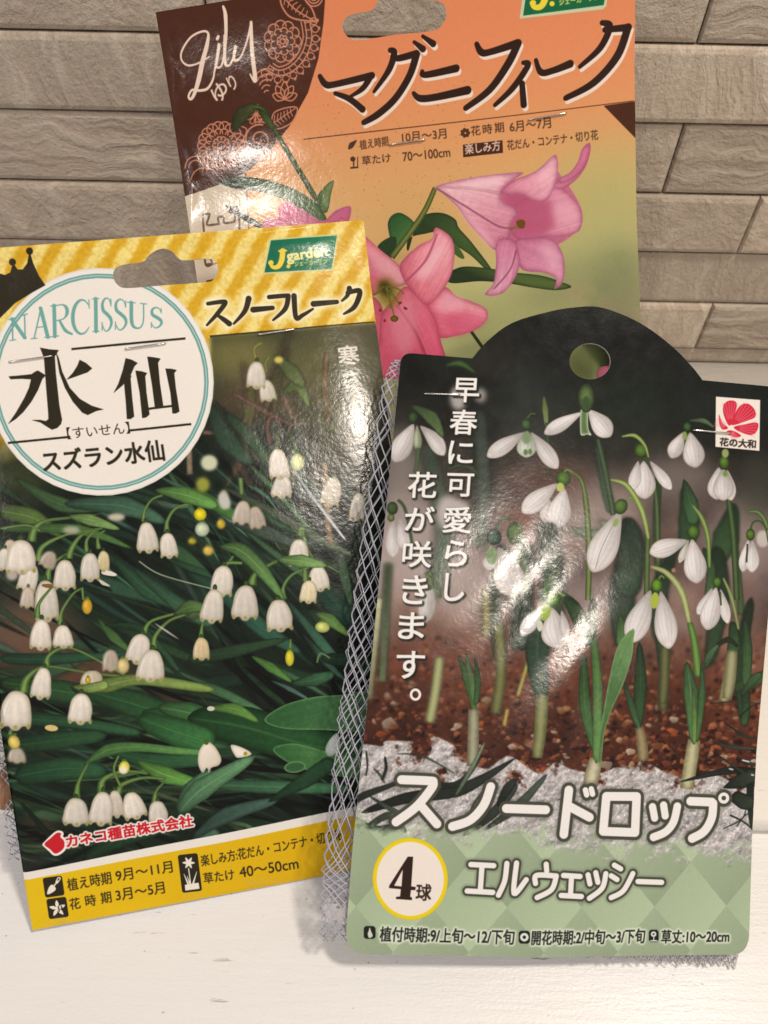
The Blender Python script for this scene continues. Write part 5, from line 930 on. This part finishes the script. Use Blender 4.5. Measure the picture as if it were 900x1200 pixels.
tone = ramp(nt, sep.outputs[1], [(0, .82), (1, 1.12)])
c = mixc(nt, 1., c, tone, 'MULTIPLY'); nt.links.new(c, b.inputs['Base Color'])
rows_px = [(427, .60), (407, .2), (355, .55), (295, .62), (228, .30), (145, .62), (53, .9), (-40, .3), (-140, .1)]
zs = [.0068 if y == 427 else on_y((820, y), WY)[2] for y, _ in rows_px]
while len(zs) < 18: zs.append(zs[-1]+[.03, .022, .036][len(zs) % 3])
joint = {1: 825, 3: 875, 4: 785, 6: 826}
V, F, TC = [], [], []
for i in range(len(zs)-1):
    z0, z1 = zs[i]+.0002, zs[i+1]-.0002
    if i in joint: x = on_y((joint[i], rows_px[min(i, 8)][0]-30), WY)[0]; xs = [x-R.uniform(.19, .21), x]
    else: xs = [R.uniform(-.05, .06)]
    if i == 6: xs[0] = on_y((238, 2), WY)[0]
    while xs[-1] < .75: xs.append(xs[-1]+R.uniform(.26, .34))
    while xs[0] > -.75: xs.insert(0, xs[0]-R.uniform(.28, .34))
    pr = [0, .0016, .0006, .0022, .0003, .0014, .0, .0019, .001][i % 9]
    for x0, x1 in zip(xs, xs[1:]):
        p = WY-pr-R.uniform(0, .0007); e = .0022; x0 += .0003; x1 -= .0003
        skew = .0009*(1 if i in joint else 0)
        k = len(V); kind = R.choice([.1, .3, .6, .9]) if i != 5 else .6
        if i == 4 and x0 > 0: kind = .3
        if i == 5 and x1 < .05: kind = .1
        if i == 6: kind = .3 if x0 > .1 else .9
        if i in (3,): kind = .9
        o_, q = 1, p+e*.9
        V += [(x0, WY+.02, z0), (x1, WY+.02, z0), (x1+skew, WY+.02, z1), (x0+skew, WY+.02, z1), (x0, q, z0), (x1, q, z0), (x1+skew, q, z1), (x0+skew, q, z1),
              (x0+e*.3, p+e*.25, z0+e*.3), (x1-e*.3, p+e*.25, z0+e*.3), (x1+skew-e*.3, p+e*.25, z1-e*.3), (x0+skew+e*.3, p+e*.25, z1-e*.3), (x0+e, p, z0+e), (x1-e, p, z0+e), (x1+skew-e, p, z1-e), (x0+skew+e, p, z1-e)]
        for a in range(3):
            for s_ in range(4): F.append((k+4*a+s_, k+4*a+(s_+1) % 4, k+4*a+4+(s_+1) % 4, k+4*a+4+s_))
        F.append((k+12, k+13, k+14, k+15)); TC += [(kind, R.rand(), R.rand(), 1)]*13
wall = make('tile_wall', V, F, mS)
ca = wall.data.color_attributes.new('tile', 'FLOAT_COLOR', 'CORNER'); cc = []
for p in wall.data.polygons: cc += list(TC[p.index])*p.loop_total
ca.data.foreach_set('color', cc)
tag(wall, 'taupe split-face stone tile wall in narrow courses behind the packets', 'tile wall')
mG, _, _ = mat('dark_grout', (.22, .175, .14), .9)
gb = box('grout', (-.74, WY+.006, .0072), (.74, WY+.028, zs[-1]), mG, parent=wall)

# ------------------------------------------------------------------ cards
def card_material(name, img, bumps=1., soft=0.):
    m, nt, b = mat(name, rough=.2)
    t = nt.nodes.new('ShaderNodeTexImage'); t.image = img; t.interpolation = 'Cubic'; t.extension = 'EXTEND'
    u = node(nt, 'ShaderNodeUVMap', uv_map='card'); nt.links.new(u.outputs[0], t.inputs[0]); nt.links.new(t.outputs[0], b.inputs['Base Color'])
    tc = node(nt, 'ShaderNodeTexCoord').outputs['Object']
    n1 = noise(nt, tc, 900, 3, .5); n2 = noise(nt, tc, 260, 3, .5); n3 = noise(nt, tc, 60, 2, .5)
    h = math_node(nt, 'ADD', math_node(nt, 'MULTIPLY', n1, .16+.06*soft), math_node(nt, 'ADD', math_node(nt, 'MULTIPLY', n2, .5*(1-.6*soft)), math_node(nt, 'MULTIPLY', n3, 1.2*(1-soft))))
    nt.links.new(bump(nt, h, .00013*bumps, 1.), b.inputs['Normal'])
    nt.links.new(ramp(nt, n2, [(.3, .085+.07*soft), (.7, .15+.07*soft)]), b.inputs['Roughness'])
    b.inputs['Specular IOR Level'].default_value = .36
    return m
M_BACK, ntb, bb = mat('plain_card_board', (.70, .68, .66), .6)
tcb = node(ntb, 'ShaderNodeTexCoord').outputs['Object']; ntb.links.new(ramp(ntb, noise(ntb, tcb, 700, 4), [(.3, (.64, .62, .6)), (.7, (.74, .72, .7))]), bb.inputs['Base Color'])
class Card:
    def __init__(s, pl, outline, holes, art, bend=None, img=None, parent=None, thick=.0005, bumps=1., soft=0., name='header_card'):
        s.pl = pl; s.bend = bend
        O = pl.uv(outline); HH = [pl.uv(h) for h in holes]
        bc = [Vector(p) for p in O]; ed = [(i, (i+1) % len(O)) for i in range(len(O))]
        for h in HH:
            k = len(bc); bc += [Vector(p) for p in h]; ed += [(k+i, k+(i+1) % len(h)) for i in range(len(h))]
        lo, hi = O.min(0), O.max(0); st = .0035
        def inside(P, x, y):
            r = False; n = len(P)
            for i in range(n):
                (x1, y1), (x2, y2) = P[i], P[i-1]
                if (y1 > y) != (y2 > y) and x < (x2-x1)*(y-y1)/(y2-y1)+x1: r = not r
            return r
        nb = len(bc); B = np.array([tuple(v) for v in bc])
        for gx in np.arange(lo[0]+st/2, hi[0], st):
            for gy in np.arange(lo[1]+st/2, hi[1], st):
                if inside(O, gx, gy) and not any(inside(h, gx, gy) for h in HH) and np.min(np.hypot(B[:, 0]-gx, B[:, 1]-gy)) > st*.35: bc.append(Vector((gx, gy)))
        v2, _, f2, _, _, _ = geometry.delaunay_2d_cdt(bc, ed, [], 0, 1e-7)
        P = np.array([tuple(v) for v in v2]); T = []
        for f in f2:
            c = P[list(f)].mean(0)
            if inside(O, *c) and not any(inside(h, *c) for h in HH):
                a, b_, c_ = P[list(f)]; cr = (b_[0]-a[0])*(c_[1]-a[1])-(b_[1]-a[1])*(c_[0]-a[0])
                T.append(tuple(f) if cr > 0 else tuple(f)[::-1])
        s.lo, s.hi = lo, hi
        n = len(P); W = np.array([s.w(u, v) for u, v in P])
        V = [pl.xyz(u, v, w) for (u, v), w in zip(P, W)]+[pl.xyz(u, v, w-thick) for (u, v), w in zip(P, W)]
        cnt = {}
        for f in T:
            for i in range(3): cnt[(f[i], f[(i+1) % 3])] = 1
        rim = [e for e in cnt if (e[1], e[0]) not in cnt]
        Fs = list(T)+[tuple(i+n for i in f[::-1]) for f in T]+[(a+n, b_+n, b_, a) for a, b_ in rim]
        mi = [0]*len(T)+[1]*(len(T)+len(rim))
        uv = np.stack([(P[:, 0]-art.u0)*art.res/art.W, 1-(art.v1-P[:, 1])*art.res/art.H], 1)
        s.o = make(name, V, Fs, [card_material('printed_'+img, art.image(img), bumps, soft), M_BACK], parent, True, np.vstack([uv, uv]), mi)
        s.o.data.set_sharp_from_angle(angle=math.radians(40))
        print(name, 'lowest', min(v[2] for v in V), 'farthest', max(v[1] for v in V), 'size', hi-lo)
    def w(s, u, v):
        a, b = (u-s.lo[0])/(s.hi[0]-s.lo[0]), (v-s.lo[1])/(s.hi[1]-s.lo[1]); return s.bend(a, b)
    def at(s, p, lift=0.):
        u, v = s.pl.uv([p])[0]; return s.pl.xyz(u, v, s.w(u, v)+lift)
def rnd(pts, n=5): return [tuple(p) for p in spline(pts, True, n)]
def corner(c, a, b, n=6):                            # rounded corner: c corner, a/b the tangent points
    return [tuple((1-t)**2*np.array(a)+2*t*(1-t)*np.array(c)+t*t*np.array(b)) for t in np.linspace(0, 1, n)]
M_WIRE, _, _ = mat('silver_wire', (.72, .70, .68), .25, Metallic=1.)
def staple(card, p, q, parent):
    P = [card.at(p, -.0006), card.at(p, .00035)]+[card.at((p[0]+(q[0]-p[0])*t, p[1]+(q[1]-p[1])*t), .0005) for t in (.05, .3, .5, .7, .95)]+[card.at(q, .00035), card.at(q, -.0006)]
    v, f = tubes([P], .00024, 6); return make('staple', v, f, M_WIRE, parent, True)

# ------------------------------------------------------------------ net bags: two families of plastic strands wound round a flattened tube
M_NET, ntn, bn = mat('net_plastic', (.5, .5, .58), .35); bn.inputs['Transmission Weight'].default_value = .12; bn.inputs['Subsurface Weight'].default_value = 0
tcn = node(ntn, 'ShaderNodeTexCoord').outputs['Object']; ntn.links.new(ramp(ntn, noise(ntn, tcn, 160, 3), [(.3, (.42, .43, .50)), (.7, (.58, .585, .66))]), bn.inputs['Base Color'])
def net_bag(pl, left, right, depth, offset, strands, twist, parent, r=.00022, zmin=.0007, seg=70, rag=.0, seed=1, crumple=0., weld=None, card=None, scal=0.):
    rs = np.random.RandomState(seed)
    Lf, Rt = pl.uv(spline(left, False, 8)), pl.uv(spline(right, False, 8))
    tl = np.linspace(0, 1, len(Lf)); tr = np.linspace(0, 1, len(Rt))
    def pt(a, t):
        l = np.array([np.interp(t, tl, Lf[:, 0]), np.interp(t, tl, Lf[:, 1])]); rr = np.array([np.interp(t, tr, Rt[:, 0]), np.interp(t, tr, Rt[:, 1])])
        c, h = (l+rr)/2, (rr-l)/2; q_ = (a/math.pi) % 2; x = 1-2*q_ if q_ < 1 else 2*q_-3; y = math.sqrt(max(0, 1-abs(x)**6))*(1 if q_ < 1 else -1)
        x *= 1+scal*math.sin(t*150)
        d = np.interp(t, np.linspace(0, 1, len(depth)), depth); of = np.interp(t, np.linspace(0, 1, len(offset)), offset)
        w = -of-d*(1-y)
        if crumple: w += crumple*math.sin(9*x+13*t+seed)*math.sin(5*x-17*t)
        w = min(w, -.001); q = c+h*x; p = pl.xyz(q[0], q[1], w+(card.w(*q) if card else 0))
        if p[2] < zmin: p = p.copy(); p[2] = zmin+.0002*(y+1)
        return p
    paths = []
    for fam in (1, -1):
        for k in range(strands):
            a0 = 2*math.pi*(k+.25*fam)/strands; te = 1-rag*rs.rand()
            j = rs.uniform(-.02, .02)
            ph, am = rs.uniform(0, 6.3), rs.uniform(.0, .012)
            paths.append([pt(a0+j+fam*twist*t+am*math.sin(7*t+ph), t) for t in np.linspace(0, te, seg)])
    v, f = tubes(paths, r, 4); o = make('net_bag', v, f, M_NET, parent, True)
    if weld:                                         # the melted seal band near the open end
        t0, t1 = weld; V, Fq = [], []; N = 150
        for i in range(7):
            t = t0+(t1-t0)*i/6
            for k in range(N): V.append(pt(2*math.pi*(k+rs.uniform(-.3, .3))/N, t+rs.uniform(-.003, .003)))
        for i in range(6):
            for k in range(N):
                if rs.rand() > (.5 if i in (0, 5) else .22): Fq.append((i*N+k, i*N+(k+1) % N, (i+1)*N+(k+1) % N, (i+1)*N+k))
        make('heat_seal', V, Fq, M_SEAL, o, True)
    return o
M_SEAL, nts, bs = mat('melted_net_plastic', (.60, .57, .56), .4); bs.inputs['Alpha'].default_value = .62

# ------------------------------------------------------------------ the three packets
def packet(label, base): return tag(empty('bulb_packet', base), label, 'bulb packet', 'flower bulb packets on the counter')
GRP = None
def hump(a, c, s_): return math.exp(-((a-c)/s_)**2)

lily = packet('tall orange packet with pink trumpet flowers, standing behind the other two', PL.hit((500, 660)))
slot = rnd([(402, 35), (405, 26), (413, 20), (436, 15), (443, 5), (450, -6), (462, -12), (475, -11), (484, -2), (492, 3), (512, 4), (521, 10), (523, 22), (517, 33), (505, 39), (465, 43), (425, 49), (410, 47)])
cl = Card(PL, [(183, 15), (741, -69), (740, 80), (743, 250), (748, 370), (757, 640), (282, 690), (223, 273), (204, 145)], [slot], art_trumpets(),
          lambda a, b: .003*math.sin(math.pi*min(a, .5))*(b-.3) + .010*max(0, a-.52)**2 + .00045*math.sin(2*math.pi*(b*.21/.040+.1*a)+.6)*max(0, 1-1.5*a), 'trumpets', lily, bumps=1.05, soft=.4)
staple(cl, (457, 171), (498, 165), lily); staple(cl, (618, 142.6), (662, 135), lily)
net_bag(PL, [(262, 420), (250, 520), (266, 600), (286, 672)], [(738, 380), (748, 470), (752, 560), (750, 628)], [.001, .009, .010, .003], [.001, .002, .002, .002], 46, 2.2, lily, card=cl, seed=4, crumple=.001)

bells = packet('yellow topped packet with white bell flowers and a round cream label, tilted at the left', on_z((38, 1090), 0))
slot = rnd([(133, 324), (137, 315), (148, 311), (168, 308), (175, 301), (184, 295), (193, 293), (202, 296), (209, 303), (216, 306), (243, 304), (252, 307), (256, 317), (250, 328), (240, 331), (195, 334.5), (150, 338), (138, 334)])
cn = Card(PN, N_OUT, [slot], art_bells(), lambda a, b: -.03*max(0, a-.85)**2 + .125*max(0, b-.88)**2 + .0005*math.sin(6*b+1.5*a) + .0002*math.sin(14*a+9*b), 'bells', bells, soft=.55)
for p, q in (((10.5, 424), (60, 417)), ((147, 409), (194, 402.5)), ((303, 392), (345, 386))): staple(cn, p, q, bells)
net_bag(PN, [(-70, 430), (-58, 600), (-30, 800), (-12, 920), (2, 1024)], [(440, 450), (455, 600), (470, 760), (480, 880), (485, 940)], [.001, .006, .007, .005, .002], [.001, .002, .003, .004, .004], 80, 2.6, bells, card=cn, seed=9, crumple=.0012, rag=.03, r=.0002)

SPH = .6
drops = packet('dark domed packet with snowdrops and a sage green foot, in front', on_z((640, 1118), 0))
S_CARD = [(553, 420.5), (571, 400), (600, 379), (644, 366), (672, 361.5), (700, 361), (733, 372), (762, 388), (791, 411), (812, 433), (822, 446)]
outline = [tuple(p) for p in spline(S_CARD, False, 4)]+corner((923, 455), (908, 453.6), (922, 470))+[(910, 600), (898.7, 733), (886, 880), (880.7, 983)]+corner((876.5, 1117.5), (877.6, 1093), (859, 1118))+[(620, 1119.6)]+corner((403, 1117), (430, 1117.5), (405.8, 1090))+[(413, 995.5), (424.8, 880), (431.6, 813), (447.4, 649)]+corner((470.5, 414), (469, 426), (482, 414.2))
hole = [(690+24*math.cos(t), 424.5+21*math.sin(t)) for t in np.linspace(0, 2*math.pi, 33)[:-1]]
cs = Card(PS, outline, [hole], art_drops(), soft=.8, parent=drops, img='drops', bend=lambda a, b: .0010*hump(a, .5, .4) + .00042*hump(a, .42, .20)*hump(b, .51, .15)*math.sin(2*math.pi*(a*.114*.8+b*.165*-.6)/.0165+SPH))
staple(cs, (497, 461.8), (538, 463.2), drops); staple(cs, (811, 504.6), (854, 508.3), drops)
net_bag(PS, [(462, 420), (450, 440), (437, 520), (424, 620), (411, 720), (400, 810), (389, 900), (378, 1010), (375, 1050), (374, 1106)], [(906, 480), (905, 520), (900, 600), (892, 720), (884, 820), (878, 900), (872, 1000), (869, 1060), (868, 1134)],
        [.0006, .003, .005, .0055, .0045, .003, .0010, .0010], [.0012, .0014, .002, .002, .002, .002, .0015, .001], 86, 2.6, drops, card=cs, seed=2, rag=.012, scal=.003, weld=(.905, .95), r=.00018)

# loose strand ends of the front bag, spread on the counter under the card's foot
M_END, _, _ = mat('loose_net_plastic', (.66, .62, .58), .4)
ends = []; rs = np.random.RandomState(6)
for x in np.arange(700, 868, 8.5):
    x1 = x+rs.uniform(-2, 2); yb = 1122+13*(x-700)/168+rs.uniform(-1, 2)
    for dx in (-6, 6):
        p = [on_z((x1+dx*(1-t)+rs.uniform(-.6, .6), 1112+(yb-1112)*t), .0016*(1-t)+.0005) for t in (0, .35, .7, 1)]
        ends.append(spline(p, False, 3))
v, f = tubes(ends, .00022, 5); make('loose_end', v, f, M_END, drops, True)

# the one bulb the loose net shows at the left
mB, ntb2, bb2 = mat('papery_bulb_skin', (.22, .11, .05), .5)
tcb = node(ntb2, 'ShaderNodeTexCoord').outputs['Object']; ntb2.links.new(ramp(ntb2, noise(ntb2, mapping(ntb2, tcb, (500, 500, 60)), 1, 4), [(.3, (.10, .04, .02)), (.55, (.26, .13, .06)), (.75, (.42, .25, .13))]), bb2.inputs['Base Color'])
u, v = PN.uv([(-3, 943)])[0]; c0 = PN.xyz(u, v, -.010)
prof = [(0, -.0105), (.0035, -.0102), (.0065, -.0085), (.0085, -.004), (.0088, 0), (.0078, .004), (.0055, .0085), (.003, .0125), (.0018, .017), (.0, .0175)]
Vb, Fb = [], []
for r_, z in prof:
    for k in range(24): t = 2*math.pi*k/24; rr = r_*(1+.04*math.sin(5*t)+.03*math.sin(11*t)); Vb.append((rr*math.cos(t), rr*math.sin(t), z))
for i in range(len(prof)-1):
    for k in range(24): Fb.append((i*24+k, i*24+(k+1) % 24, (i+1)*24+(k+1) % 24, (i+1)*24+k))
bulb = make('flower_bulb', Vb, Fb, mB, smooth=True); bulb.location = c0; bulb.scale = (.52, .52, .52); bulb.rotation_euler = (-.7, .3, .4)
tag(bulb, 'small brown papery bulb inside the white net at the left edge', 'bulb')
